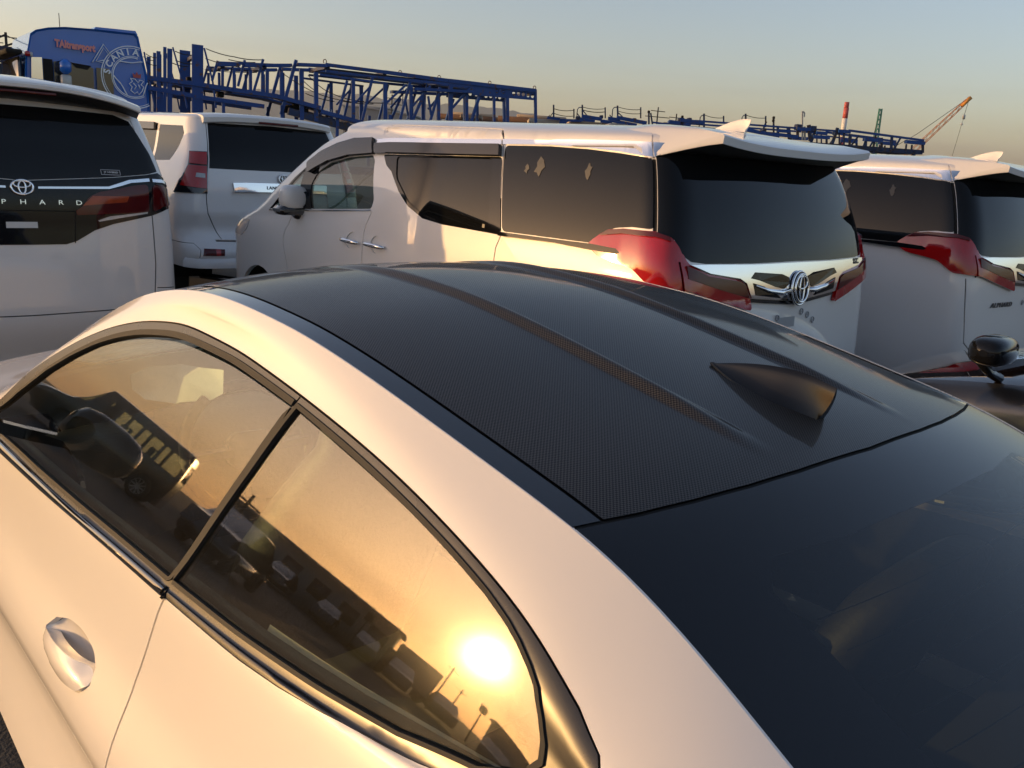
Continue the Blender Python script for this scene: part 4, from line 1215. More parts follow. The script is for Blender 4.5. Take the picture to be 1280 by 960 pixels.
    rfe = [
        ('rail', [(-.5985, -.003)] + [(-.5975, 1.24), (-.556, 1.25), (-.556, -.018)], 0),
        ('rail', [(.5985, -.003)] + [(.5975, 1.24), (.556, 1.25), (.556, -.018)], 0),
        ('carbon', carbon_edge(rear) + carbon_edge(head)[::-1], 0),
        ('groove', strip_poly([(-.556, -.016), (-.556, 1.24)], .0022), 0), ('groove', strip_poly([(.556, -.016), (.556, 1.24)], .0022), 0),
        ('groove', strip_poly(rear, .0035), 0), ('groove', strip_poly(sh(head, .004), .004), 0),
        ('rg', rg, 0), ('inner', inner, 0),
        ('ws', sh(head, .008) + scut[::-1], 0), ('wsin', wsin, 0),
        ('groove', strip_poly([(-.58, -.80), (-.45, -.895), (0, -.985), (.45, -.895), (.58, -.80)], .004), 0),
        ('groove', strip_poly([(-.56, 2.25), (-.3, 2.42), (0, 2.46), (.3, 2.42), (.56, 2.25)], .004), 0),
    ]
    outer = [(-.6, y0), (.6, y0), (.6, y1), (-.6, y1)]
    A, Yg = np.meshgrid(np.concatenate([np.arange(-.57, -.26, .02), np.arange(-.241, -.180, .0042), np.arange(-.15, .16, .04), np.arange(.182, .242, .0042), np.arange(.26, .58, .02)]), np.concatenate([np.arange(y0 + .05, -.1, .05), np.arange(-.1, 1.45, .035), np.arange(1.45, y1, .06)]))
    V, T, lab = cdt(outer, [(f[0], f[1]) for f in rfe], .05, np.stack([A.ravel(), Yg.ravel()], 1))
    by = {}
    for t, l in zip(T, lab): by.setdefault(l, []).append(t)
    up = lambda t: [x[::-1] for x in t]
    # the roof layout already runs anticlockwise seen from above
    def rp(name, l, off, depth, m, into=None):
        q = into or MB()
        panel(q, V, by.get(l, []), roof_flat, lambda a, b: NR(a, b), off, depth)
        q.F = q.F; return q if into else q.build(name, m, root)
    FLIP = [0]
    def rpanel(l, off, depth):
        q = MB(); ids = by.get(l, [])
        panel(q, V, [t[::-1] for t in ids], roof_flat, NR, off, depth); return q
    bq = rpanel(0, 0, .014)
    body.add(bq.V, bq.F, None); body.N[-len(bq.F):] = bq.N
    # nose and tail closed with rounded caps
    for ye, sg in ((y0, -1), (y1, 1)):
        qs = np.linspace(-1, 1, 21); top_ = roof(qs, np.full(21, ye)); vv = np.linspace(.2, 8, 30); sd = side(np.full(30, ye), vv)
        ring = np.concatenate([top_[::1], (sd * [-1, 1, 1]), sd[::-1]])
        c = ring.mean(0); P = []
        for u in np.linspace(0, 1, 7):
            k = math.cos(u * math.pi / 2); P.append(c * [0, 1, 1] + (ring - c * [0, 1, 1]) * [k ** .35 if u < 1 else 0, 1, k ** .35 if u < 1 else 0] + np.array([0, sg * .18 * math.sin(u * math.pi / 2), 0]))
        body.grid(np.concatenate([np.array(P), np.array(P)[:, :1]], 1), flip=sg > 0)
    body.build('body', M['cwhite'], root)
    for l in (1, 2): rpanel(l, -.001, .0).build('roof_rail', M['gloss_black'], root)
    cg = rpanel(3, channel, .0); 
    co = cg.build('carbon_roof', M['carbon'], root)
    # the channel bends the panel: let Blender work its normals out
    me = co.data
    nm = MB(); nm.V, nm.F, nm.N, nm.mi = cg.V, cg.F, [None] * len(cg.F), cg.mi
    bpy.data.objects.remove(co)
    co = nm.build('carbon_roof', M['carbon'], root, autosmooth=40)
    for l in (4, 5, 6, 7, 12, 13): rpanel(l, -.0035, .0).build('panel_gap', M['gap'], root)
    rpanel(8, -.002, .0).build('rear_window_border', M['frit'], root)
    rpanel(9, -.002, .003).build('rear_window', M['coupe_rear_glass'], root)
    for k in range(13):
        yk = -.25 - .042 * k; xs_ = np.linspace(-.42, .42, 22)
        MB().tube(roof_flat(xs_, yk - .035 * (1 - (xs_ / .42) ** 2)) + np.array([0, 0, -.0035]), .0011, 4).build('heater_line', M['rubber'], root)
    rpanel(10, -.002, .006).build('windscreen_border', M['gloss_black'], root)
    rpanel(11, -.002, .003).build('windscreen', M['clear'], root)
    # fin aerial
    q = MB(); fin_mesh(q, (0, .0, 1.2300), .240, .094, .080, tilt=.245)
    q.build('fin_aerial', M['fin'], root, autosmooth=55)
    u = np.linspace(0, 1, 24); wv = .094 * .5 * (1 - u ** 2.3) * (.34 + .66 * sstep(u / .42)) * 1.04 + .001
    yv = -.003 + .243 * u
    P = np.concatenate([np.stack([wv, yv], 1), np.stack([-wv, yv], 1)[::-1]])
    MB().tube(np.stack([P[:, 0], P[:, 1], 1.2305 + .245 * P[:, 1]], 1), .0028, 6, closed=True).build('fin_gasket', M['rubber'], root)
    # cabin
    def lining(f, name, r0, r1, off):
        a, b = np.meshgrid(np.linspace(*r0), np.linspace(*r1)); P = f(a, b) + off; MB().grid(P).build(name, M['headliner'], root)
    lining(roof_flat, 'headliner', (-.55, .55, 16), (-.14, 1.38, 20), np.array([0, 0, -.035]))
    fl = MB(); fl.box((0, .5, .42), (.78, 1.55, .03)); fl.build('cabin_floor', M['headliner'], root)
    for sg in (-1, 1):
        d = MB(); a, b = np.meshgrid(np.linspace(-.5, 2.3, 20), np.linspace(3.15, 6.2, 8)); P = side(a, b) * np.array([-sg * 1.0, 1, 1]) * np.array([.93, 1, 1]); d.grid(P)
        d.build('door_card', M['seat'], root)
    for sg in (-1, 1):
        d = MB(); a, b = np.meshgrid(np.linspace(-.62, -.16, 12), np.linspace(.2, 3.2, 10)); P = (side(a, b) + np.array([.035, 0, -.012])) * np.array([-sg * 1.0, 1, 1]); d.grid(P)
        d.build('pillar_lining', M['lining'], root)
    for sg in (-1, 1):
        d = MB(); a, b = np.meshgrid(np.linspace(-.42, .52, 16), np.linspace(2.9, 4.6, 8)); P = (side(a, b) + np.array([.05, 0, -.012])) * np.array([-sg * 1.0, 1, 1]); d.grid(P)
        d.build('rear_side_trim', M['lining'], root)  # added for the pale sunlit shapes behind the rear glass
    dk = MB(); dk.box((0, -.62, .80), (.62, .34, .02)); dk.build('parcel_shelf', M['headliner'], root)
    db = MB()
    P = []
    for y, z in ((1.98, .80), (1.80, .835), (1.66, .82), (1.58, .74), (1.56, .6)):
        P.append([(x, y - .06 * (abs(x) / .7) ** 2, z + .02 * math.cos(x * 3)) for x in np.linspace(-.74, .74, 13)])
    db.grid(P); db.build('dashboard', M['seat'], root, autosmooth=60)
    for sg in (-1, 1):
        s = MB(); P = []
        for z, w, th, yy_ in ((.45, .23, .08, 1.02), (.62, .26, .10, .98), (.80, .25, .10, .90), (.93, .20, .08, .84), (1.03, .13, .06, .81), (1.10, .12, .05, .80), (1.15, .08, .03, .80)):
            t = np.linspace(0, 2 * math.pi, 21); P.append([(sg * .36 + w * np.sign(math.cos(k)) * abs(math.cos(k)) ** .6, yy_ + th * np.sign(math.sin(k)) * abs(math.sin(k)) ** .6, z) for k in t])
        s.grid(P); s.add(P[-1], [list(range(21))]); s.box((sg * .36, 1.22, .52), (.24, .26, .07), bev=.05)
        s.build('front_seat', M['seat'], root, autosmooth=50)
        s = MB(); P = []
        for z, w, th, yy_ in ((.48, .25, .07, .06), (.70, .25, .08, .0), (.88, .21, .07, -.08), (.955, .16, .05, -.12), (.98, .1, .03, -.13)):
            t = np.linspace(0, 2 * math.pi, 21); P.append([(sg * .31 + w * np.sign(math.cos(k)) * abs(math.cos(k)) ** .6, yy_ + th * np.sign(math.sin(k)) * abs(math.sin(k)) ** .6, z) for k in t])
        s.grid(P); s.add(P[-1], [list(range(21))]); s.box((sg * .31, .22, .50), (.25, .22, .06), bev=.05)
        s.build('rear_seat', M['seat'], root, autosmooth=50)
    w = MB(); t = np.linspace(0, 2 * math.pi, 32, endpoint=False)
    ce = np.array([-.36, 1.42, .83]); ux = np.array([1, 0, 0]); uy = np.array([0, .38, .925])
    w.tube([ce + .175 * (math.cos(k) * ux + math.sin(k) * uy) for k in t], .015, 8, closed=True)
    for k in (0, math.pi, -math.pi / 2): w.bar(ce, ce + .17 * (math.cos(k) * ux + math.sin(k) * uy), .035, .02)
    w.box(ce, (.06, .03, .05), bev=.02)
    w.build('steering_wheel', M['seat'], root, autosmooth=50)
    for sg in (-1, 1):
        q = MB(); mP = []
        for u, r in ((-.02, .25), (.0, .5), (.08, .85), (.25, 1), (.6, 1), (.85, .88), (.97, .6), (1.0, .25)):
            mP.append([(sg * (.875 + .22 * u), 1.84 + .06 * r * np.sign(math.sin(k)) * abs(math.sin(k)) ** .75 - .03 * u, .925 + .07 * r * np.sign(math.cos(k)) * abs(math.cos(k)) ** .75 + .01 * u) for k in np.linspace(0, 2 * math.pi, 29)])
        q.grid(mP, flip=sg > 0); q.add(mP[0], [list(range(29))]); q.add(mP[-1], [list(range(29))[::-1]])
        q.bar((sg * .80, 1.86, .82), (sg * .92, 1.84, .88), .06, .03)
        q.build('door_mirror', M['gloss_black'], root, autosmooth=50)
        for ya in (-.82, 2.42): wheel(root, (sg * .93, ya, .33), .33, .24, sg)
    for ya in (-.82, 2.42):
        for sg in (-1, 1):
            g = np.linspace(-.2, math.pi + .2, 20); ring = [[(sg * xx, ya + math.cos(k) * .385, .30 + math.sin(k) * .385) for k in g] for xx in (.93, .6)]
            MB().grid(ring, flip=sg > 0).build('arch_liner', M['gap'], root)
    u = MB(); u.box((0, .65, .22), (.85, 2.2, .02)); u.build('underbody', M['gap'], root)
    return root


coupe = make_coupe()
coupe.location = (.529, 1.416, 0); coupe.rotation_euler = (0, 0, .737)

cm = Matrix.Translation((.529, 1.416, 0)) @ Matrix.Rotation(.737, 4, 'Z')
q = MB(); sheet = [(-.50, 1.92, .935), (-.485, 1.80, .985), (-.46, 1.62, 1.03), (-.475, 1.45, 1.06), (-.455, 1.36, 1.072), (-.47, 1.33, 1.02), (-.45, 1.45, .97), (-.48, 1.58, .935), (-.46, 1.67, .905), (-.50, 1.80, .89), (-.485, 1.95, .88)]
V = [(-.44, 1.72, .965), (-.49, 1.52, 1.01)] + sheet
q.add(V, [[1, 4, 5], [1, 5, 6], [1, 6, 7], [1, 7, 8], [1, 8, 9], [1, 9, 0], [0, 9, 10], [0, 10, 11], [0, 11, 12], [0, 12, 2], [0, 2, 3], [0, 3, 4], [0, 4, 1]])
ps = q.build('paper_sheet', M['sheet'], None, smooth=True)
ps.matrix_world = cm
tag(ps, 'pale crumpled sheet hanging inside the front side window of the white coupe', 'sheet')


def make_dark_car():
    M['greybody'] = mat('dark_grey_metallic', (.055, .055, .058), .34, metal=.7, coat=.8, coat_rough=.15, noise=.15, nscale=200)
    M['bonnet'] = mat('gloss_dark_brown_paint', (.012, .008, .007), .04, coat=1.0, coat_rough=.01)
    root = thing('dark_car', 'dark grey car with glossy black bonnet and stalked mirror beyond the coupe roof', 'car')
    # stations along the car: y, half width, shoulder height, centre height
    ST = [(4.50, .42, .56, .60), (4.47, .56, .60, .66), (4.38, .69, .66, .73), (4.2, .785, .745, .815), (3.9, .83, .815, .885), (3.6, .84, .86, .94), (3.3, .84, .89, .975), (3.15, .84, .90, .99)]
    def sect(hw, zf, zc):
        half = [(-hw * .95, .22), (-hw, .36), (-hw, .52), (-hw * .99, zf - .14), (-hw * .955, zf - .05), (-hw * .86, zf + .005), (-hw * .62, zf + (zc - zf) * .55), (-hw * .3, zf + (zc - zf) * .9), (0, zc)]
        return half + [(-a, b) for a, b in half[::-1][1:]]
    def spl(Pt, n):
        Pt = np.array(Pt, float); k = len(Pt); u = np.linspace(0, k - 1, n); i = np.clip(u.astype(int), 0, k - 2); f = (u - i)[:, None]
        g = lambda d: Pt[np.clip(i + d, 0, k - 1)]
        return .5 * (2 * g(0) + (g(1) - g(-1)) * f + (2 * g(-1) - 5 * g(0) + 4 * g(1) - g(2)) * f * f + (3 * g(0) - g(-1) - 3 * g(1) + g(2)) * f ** 3)
    S2 = spl(ST, 40); G = np.array([np.concatenate([spl(sect(*r[1:]), 65), np.full((65, 1), r[0])], 1)[:, [0, 2, 1]] for r in S2])
    lo, hi = 20, 44
    MB().grid(G[:, lo:hi + 1]).build('bonnet', M['bonnet'], root)
    q = MB().grid(G[:, :lo + 1] * [1, 1, 1]).grid(G[:, hi:])
    q.add(G[0], [list(range(65))])
    tail = [(3.15, .84, .90, .90), (2.4, .84, .90, .90), (1.2, .86, .90, .90), (.35, .84, .88, .88), (.0, .74, .80, .82)]
    S3 = spl(tail, 24); G3 = np.array([np.concatenate([spl(sect(*r[1:]), 65), np.full((65, 1), r[0])], 1)[:, [0, 2, 1]] for r in S3])
    q.grid(G3); q.add(G3[-1], [list(range(65))[::-1]])
    q.build('body', M['greybody'], root)
    cab = [(3.2, .66, .88), (3.0, .67, .95), (2.3, .60, 1.21), (1.7, .58, 1.25), (1.1, .58, 1.18), (.5, .60, .92)]
    S4 = spl(cab, 24); a = np.linspace(-1, 1, 25)
    MB().grid([[(w * k * (1 - .12 * (1 - abs(k)) * 0), y, .86 + (z - .86) * (1 - abs(k) ** 3.2)) for k in a] for y, w, z in S4]).build('greenhouse', M['privacy'], root)
    MB().grid([[(w * k, y, z + .006 - .05 * k * k) for k in np.linspace(-.8, .8, 9)] for y, w, z in spl([(2.35, .58, 1.20), (1.7, .57, 1.25), (1.15, .57, 1.19)], 8)]).build('roof', M['greybody'], root)
    for ya in (.95, 3.72):
        for sg in (-1, 1): wheel(root, (sg * .85, ya, .32), .32, .22, sg)
    for sg in (-1, 1):
        MB().box((sg * .62, 4.36, .60), (.13, .05, .045), bev=.03).build('headlamp', M['lens'], root, autosmooth=50)
    for sg in (-1, 1):
        q = MB(); mP = []
        for u, r in ((-.02, .2), (.0, .5), (.08, .85), (.3, 1), (.65, 1), (.88, .85), (.98, .55), (1.0, .2)):
            mP.append([(sg * (.66 + .36 * u), 3.74 + .08 * r * np.sign(math.sin(k)) * abs(math.sin(k)) ** .75 - .05 * u, .995 + .062 * r * np.sign(math.cos(k)) * abs(math.cos(k)) ** .75 + .02 * u) for k in np.linspace(0, 2 * math.pi, 29)])
        q.grid(mP, flip=sg > 0); q.add(mP[0], [list(range(29))]); q.add(mP[-1], [list(range(29))[::-1]])
        mo = q.build('door_mirror', M['panel'], root, autosmooth=60)
        q = MB(); q.tube([(sg * .70, 3.72, .87), (sg * .80, 3.73, .90), (sg * .88, 3.74, .955)], [.022, .016, .02], 8); q.tube([(sg * .66, 3.78, .90), (sg * .74, 3.76, .955), (sg * .80, 3.74, .98)], [.02, .014, .02], 8)
        q.build('mirror_stalk', M['panel'], mo)
    p = cm @ Vector((3.33, -3.10, 0))
    root.location = p; root.rotation_euler = (0, 0, .737)
    return root


make_dark_car()
# ------------------------------------------------------------------ car transporters, lorry, cranes and the port behind
M['blue'] = mat('blue_paint', (.007, .055, .24), .42, noise=.35, nscale=3, spec=.4)
M['bluecab'] = mat('cab_blue_paint', (.012, .14, .55), .22, coat=.7, noise=.08, nscale=3)
M['darkblue'] = mat('worn_blue_paint', (.010, .028, .09), .55, noise=.5, nscale=4)
def worn(m, base, rust=(.10, .045, .025), lo=.60, hi=.70):
    nt = m.node_tree; b = nt.nodes['Principled BSDF']
    tc = nt.nodes.new('ShaderNodeTexCoord'); tx = nt.nodes.new('ShaderNodeTexNoise'); tx.inputs['Scale'].default_value = 5.5; tx.inputs['Detail'].default_value = 7
    mr = nt.nodes.new('ShaderNodeMapRange'); mr.inputs[1].default_value, mr.inputs[2].default_value = lo, hi
    mx = nt.nodes.new('ShaderNodeMix'); mx.data_type = 'RGBA'; mx.inputs[7].default_value = (*rust, 1)
    old = b.inputs['Base Color'].links[0].from_socket
    nt.links.new(tc.outputs['Object'], tx.inputs[0]); nt.links.new(tx.outputs[0], mr.inputs[0]); nt.links.new(mr.outputs[0], mx.inputs[0]); nt.links.new(old, mx.inputs[6]); nt.links.new(mx.outputs[2], b.inputs['Base Color'])


worn(M['blue'], None); worn(M['darkblue'], None, (.05, .03, .02), .5, .62)
M['cable'] = mat('cable', (.02, .02, .022), .7)
M['galv'] = mat('galvanised', (.45, .44, .42), .5, metal=.5, noise=.2, nscale=6)
M['rust'] = mat('rusty_steel', (.16, .085, .05), .8, noise=.4, nscale=5)
M['logo'] = mat('pale_lettering', (.80, .84, .88), .5)
M['salmon'] = mat('salmon_lettering', (.80, .30, .26), .5)
M['redpaint'] = mat('red_paint', (.45, .09, .08), .6)
M['whitepaint'] = mat('white_paint', (.66, .64, .61), .55, noise=.1, nscale=2)
M['greenpaint'] = mat('green_paint', (.05, .22, .17), .6)
M['orangepaint'] = mat('orange_paint', (.55, .27, .14), .6)
M['yellowpaint'] = mat('yellow_paint', (.70, .30, .05), .55)
M['hill'] = mat('wooded_hill', (.05, .065, .05), 1.0, noise=.3, nscale=.01)
M['cladding'] = mat('grey_cladding', (.22, .23, .24), .7, noise=.12, nscale=.4)
M['roofsheet'] = mat('roof_sheet', (.30, .30, .30), .6, noise=.15, nscale=.4)
M['cream'] = mat('cream_wall', (.50, .44, .36), .8, noise=.12, nscale=.6)
M['cargo'] = mat('cargo_tarp', (.42, .33, .24), .8, noise=.3, nscale=1.5)
M['cabglass'] = mat('cab_glass', (.02, .02, .018), .05, spec=.8, ior=1.6)
TRAILER_POSE = (-10.954, 26.0, 0.456)
T1_POSTS = [(0.36, 3.87, 0.31, 2.22, 0.109), (0.53, 4.0, 0.48, 2.23, 0.087), (0.66, 3.97, 0.61, 2.24, 0.131), (1.41, 4.16, 1.37, 2.26, 0.309), (4.38, 3.81, 4.4, 2.32, 0.128), (4.82, 3.76, 4.84, 2.31, 0.129), (5.98, 3.64, 6.01, 2.35, 0.107), (7.01, 3.67, 7.05, 2.33, 0.121), (7.87, 3.67, 7.9, 2.4, 0.098), (8.81, 3.47, 8.86, 2.52, 0.1), (9.21, 3.8, 9.28, 2.55, 0.138), (9.79, 3.53, 9.85, 2.59, 0.101), (10.78, 3.62, 10.85, 2.67, 0.077), (11.27, 3.61, 11.34, 2.71, 0.103), (12.3, 3.94, 12.41, 2.79, 0.084), (2.09, 3.57, 2.08, 3.08, 0.078), (2.41, 3.61, 2.41, 3.07, 0.078), (2.88, 3.61, 2.88, 3.05, 0.086), (3.23, 3.64, 3.22, 3.01, 0.079), (3.37, 3.66, 3.36, 2.98, 0.091), (3.78, 3.7, 3.78, 2.92, 0.092)]
T1_BRACES = [(4.22, 4.04, 3.77, 2.43, 0.095), (5.79, 3.6, 5.51, 2.55, 0.073), (6.59, 3.77, 6.3, 2.47, 0.078), (6.56, 3.53, 6.06, 2.96, 0.056), (7.83, 3.76, 7.49, 2.39, 0.075), (7.7, 3.66, 7.06, 3.04, 0.063), (8.29, 3.37, 7.92, 2.5, 0.082), (8.52, 3.7, 7.95, 3.03, 0.063), (8.38, 3.87, 8.37, 2.53, 0.025), (8.85, 3.69, 8.55, 2.55, 0.076), (9.9, 3.77, 9.32, 3.09, 0.07), (8.46, 3.38, 8.59, 2.8, 0.062), (10.25, 3.52, 9.99, 2.66, 0.088), (1.96, 3.78, 1.79, 3.21, 0.068), (2.72, 3.88, 2.52, 3.13, 0.069), (3.25, 3.96, 2.98, 3.05, 0.07), (1.59, 4.09, 1.81, 3.19, 0.047), (1.81, 3.19, 1.89, 2.46, 0.049), (0.74, 4.02, 0.94, 3.26, 0.042), (0.94, 3.26, 1.09, 2.39, 0.043), (-0.02, 3.81, 0.22, 2.32, 0.042)]
T1_RAILS = [(5.11, 4.0, 6.96, 3.97, 0.101), (6.96, 3.97, 9.12, 3.92, 0.112), (9.12, 3.92, 12.3, 3.9, 0.145), (5.12, 3.82, 6.97, 3.8, 0.063), (6.97, 3.8, 9.97, 3.82, 0.082), (4.94, 3.7, 6.97, 3.64, 0.063), (0.02, 3.13, 1.24, 3.09, 0.149), (1.24, 3.09, 2.35, 3.02, 0.176), (2.35, 3.02, 3.62, 2.95, 0.207), (3.62, 2.95, 4.96, 2.72, 0.214), (4.96, 2.62, 6.49, 2.34, 0.3), (-0.01, 2.87, 1.56, 2.72, 0.128), (1.56, 2.72, 3.27, 2.62, 0.136), (1.93, 3.73, 4.1, 3.87, 0.069)]
T1_PLATES = [(4.22, 3.91, 5.13, 3.97, 0.316), (1.93, 3.67, 2.58, 3.74, 0.271), (2.7, 3.73, 3.18, 3.77, 0.277), (3.3, 3.79, 4.07, 3.87, 0.307), (9.98, 3.71, 12.32, 3.75, 0.324), (7.96, 3.55, 9.98, 3.65, 0.388)]
T1_CABLES = [(1.64, 4.08, 2.42, 3.94, 0.024), (2.42, 3.94, 3.22, 3.94, 0.025), (0.8, 3.92, 1.25, 3.86, 0.025), (0.02, 3.77, 0.31, 3.69, 0.02), (1.62, 3.81, 2.58, 3.67, 0.022), (4.58, 3.64, 5.12, 3.25, 0.023), (5.12, 3.25, 5.96, 3.04, 0.024), (5.96, 3.04, 6.99, 3.04, 0.026), (3.84, 3.61, 4.76, 3.17, 0.023), (4.76, 3.17, 5.7, 3.0, 0.024), (5.7, 3.0, 6.34, 3.03, 0.026), (0.8, 3.68, 1.25, 3.62, 0.025), (0.01, 3.56, 0.3, 3.48, 0.02), (1.73, 3.58, 3.27, 3.65, 0.018)]
T1_HOLES = [(10.88, 3.75), (11.11, 3.75), (11.5, 3.73), (11.68, 3.74), (11.86, 3.74), (12.04, 3.73), (12.21, 3.72)]
T1_HOOKS = [(5.09, 4.06), (7.49, 3.98), (8.81, 3.96), (10.6, 3.96), (12.27, 3.96)]
TRAILER2_POSE = (0.55, 33.0, 0.036)
T2_POSTS = [(0.24, 3.58, 0.28, 3.11, 0.055), (0.98, 3.49, 1.01, 3.16, 0.044), (1.27, 3.65, 1.31, 3.24, 0.055), (2.1, 3.62, 2.14, 3.24, 0.044), (2.54, 3.71, 2.59, 3.27, 0.055), (3.38, 3.71, 3.42, 3.33, 0.044), (3.69, 3.57, 3.74, 3.13, 0.055), (3.76, 3.54, 3.87, 3.14, 0.05), (5.69, 3.65, 5.75, 3.18, 0.056), (6.41, 3.62, 6.44, 3.4, 0.044), (7.2, 3.75, 7.27, 3.26, 0.056), (7.94, 3.72, 7.99, 3.33, 0.045), (8.23, 3.69, 8.32, 3.1, 0.056), (9.14, 3.5, 9.22, 3.0, 0.084), (9.55, 3.52, 9.7, 2.97, 0.113), (10.71, 3.32, 10.79, 2.82, 0.045), (10.88, 3.34, 10.97, 2.83, 0.045), (11.1, 3.29, 11.18, 2.79, 0.068), (12.29, 3.26, 12.37, 2.82, 0.068), (12.66, 3.34, 12.72, 2.78, 0.079), (13.24, 3.1, 13.26, 2.82, 0.051), (13.45, 3.09, 13.47, 2.83, 0.051), (13.82, 3.28, 13.9, 2.83, 0.074), (4.92, 3.49, 4.97, 3.1, 0.056)]
T2_BRACES = [(11.45, 3.29, 11.2, 2.88, 0.055), (12.06, 3.39, 12.04, 2.79, 0.061), (12.99, 3.31, 12.79, 2.82, 0.055), (10.62, 3.49, 10.51, 2.92, 0.093), (11.72, 3.14, 11.65, 2.82, 0.05), (0.26, 3.33, 0.1, 3.1, 0.028), (1.29, 3.48, 1.51, 3.25, 0.034), (2.56, 3.49, 2.79, 3.31, 0.034), (7.99, 3.53, 7.87, 3.13, 0.055)]
T2_RAILS = [(0.04, 3.12, 0.51, 3.1, 0.087), (1.28, 3.26, 2.01, 3.2, 0.145), (2.24, 3.25, 2.68, 3.22, 0.116), (2.55, 3.3, 3.64, 3.18, 0.204), (4.45, 3.29, 4.86, 3.26, 0.175), (4.85, 3.37, 5.73, 3.32, 0.205), (5.4, 3.38, 10.64, 3.38, 0.065), (5.42, 3.27, 7.21, 3.25, 0.059), (7.12, 3.22, 7.87, 3.13, 0.148), (7.87, 3.13, 9.21, 3.08, 0.118), (11.04, 3.43, 13.86, 3.27, 0.077), (11.07, 3.29, 12.24, 3.23, 0.054), (3.87, 3.22, 4.46, 3.2, 0.058), (0.51, 3.07, 1.29, 3.1, 0.087)]
T2_PLATES = [(10.64, 3.38, 11.08, 3.38, 0.266), (9.76, 3.12, 10.35, 3.13, 0.265), (11.65, 3.16, 12.31, 3.15, 0.238), (13.2, 3.18, 13.88, 3.17, 0.238), (9.14, 3.36, 9.64, 3.36, 0.176)]
T2_CABLES = [(0.28, 3.44, 0.97, 3.44, 0.023), (0.29, 3.28, 0.99, 3.24, 0.023), (1.31, 3.57, 2.09, 3.57, 0.02), (1.32, 3.47, 2.1, 3.46, 0.026), (2.58, 3.66, 3.39, 3.63, 0.02), (2.59, 3.52, 3.41, 3.49, 0.02), (5.73, 3.6, 6.41, 3.55, 0.02), (7.23, 3.7, 7.95, 3.65, 0.021)]
T2_HOOPS = [(1.11, 3.17, 1.25, 3.56, 0.033), (2.38, 3.26, 2.52, 3.65, 0.033), (5.57, 3.17, 5.68, 3.59, 0.033), (7.09, 3.24, 7.19, 3.7, 0.033)]
T2_GATES = [(9.28, 3.98, 9.43, 2.98, 0.045), (9.28, 3.98, 9.37, 3.93, 0.048), (9.37, 3.93, 9.38, 3.79, 0.039), (9.44, 3.46, 9.52, 2.99, 0.062)]
TRUCK_POSE = (-10.753, 19.3, .647)
TR_PROFILE = [(0.139, 3.174), (0.209, 3.486), (0.558, 3.635), (0.882, 3.689), (1.441, 3.722), (1.5, 3.767), (2.318, 3.798), (2.365, 3.72), (2.405, 3.462), (2.518, 2.909), (2.558, 2.138)]
TR_MISC = [(0.073, 3.055), (0.194, 3.065), (0.588, 3.065), (0.923, 2.978), (1.359, 2.551), (0.714, 3.01), (0.917, 2.566), (0.65, 3.298), (1.448, 3.365), (2.264, 2.822), (1.567, 2.783), (1.816, 2.803), (2.291, 2.657), (2.316, 2.876), (1.383, 3.032), (1.631, 3.429), (1.719, 3.224), (0.831, 3.909), (0.818, 3.684), (1.454, 3.153), (1.669, 2.475)]


def beam(name, seg, m, parent, y0=0.0, depth=None, mesh=None):
    """a bar of the frame from (x1, z1) to (x2, z2); the second frame reuses the mesh of the first"""
    x1, z1, x2, z2, w = seg
    if mesh is None:
        o = MB().bar((x1, 0, z1), (x2, 0, z2), depth or w, w, up=(0, 1, 0) if abs(x2 - x1) > abs(z2 - z1) else (1, 0, 0)).build(name, M[m], parent, smooth=False)
    else:
        o = bpy.data.objects.new(name, mesh); COL.objects.link(o); o.parent = parent
    o.location = (0, y0, 0)
    return o


def rope(name, segs, parent, y0=0.0, m='cable', sag=.03):
    for x1, z1, x2, z2, w in segs:
        P = [(x1 + (x2 - x1) * u, y0, z1 + (z2 - z1) * u - sag * 4 * u * (1 - u)) for u in np.linspace(0, 1, 7)]
        MB().tube(P, w * .55, 5).build(name, M[m], parent)


def holed_plate(x1, z1, x2, z2, hh, th, holes, r):
    """a plate with round holes right through it"""
    dz = lambda x: z1 + (z2 - z1) * (x - x1) / (x2 - x1)
    outer = [(x1, dz(x1) - hh / 2), (x2, dz(x2) - hh / 2), (x2, dz(x2) + hh / 2), (x1, dz(x1) + hh / 2)]
    V, T, lab = cdt(outer, [('h', circle_poly(h, r, n=14)) for h in holes], .25, [(x1 + .01, dz(x1))])
    T = [t for t, l in zip(T, lab) if l == 0]
    q = MB()
    panel(q, V, [t[::-1] for t in T], lambda a, b: np.stack([a, 0 * a - th / 2, b], -1), lambda a, b: np.stack([0 * a, 0 * a - 1, 0 * a], -1), 0, th)
    panel(q, V, T, lambda a, b: np.stack([a, 0 * a + th / 2, b], -1), lambda a, b: np.stack([0 * a, 0 * a + 1, 0 * a], -1), 0, 0)
    return q


def lorry_wheels(root, xs, ys, r=.5):
    for x in xs:
        for y in ys:
            q = MB(); q.lathe([(-.15, r * .6), (-.14, r * .95), (-.1, r), (.1, r), (.14, r * .95), (.15, r * .6), (.05, r * .5), (.05, .05)], 24, 'x')
            for i, v in enumerate(q.V): q.V[i] = (v[1] + x, v[0] + y, v[2] + r)
            q.build('wheel', M['rubber'], root)


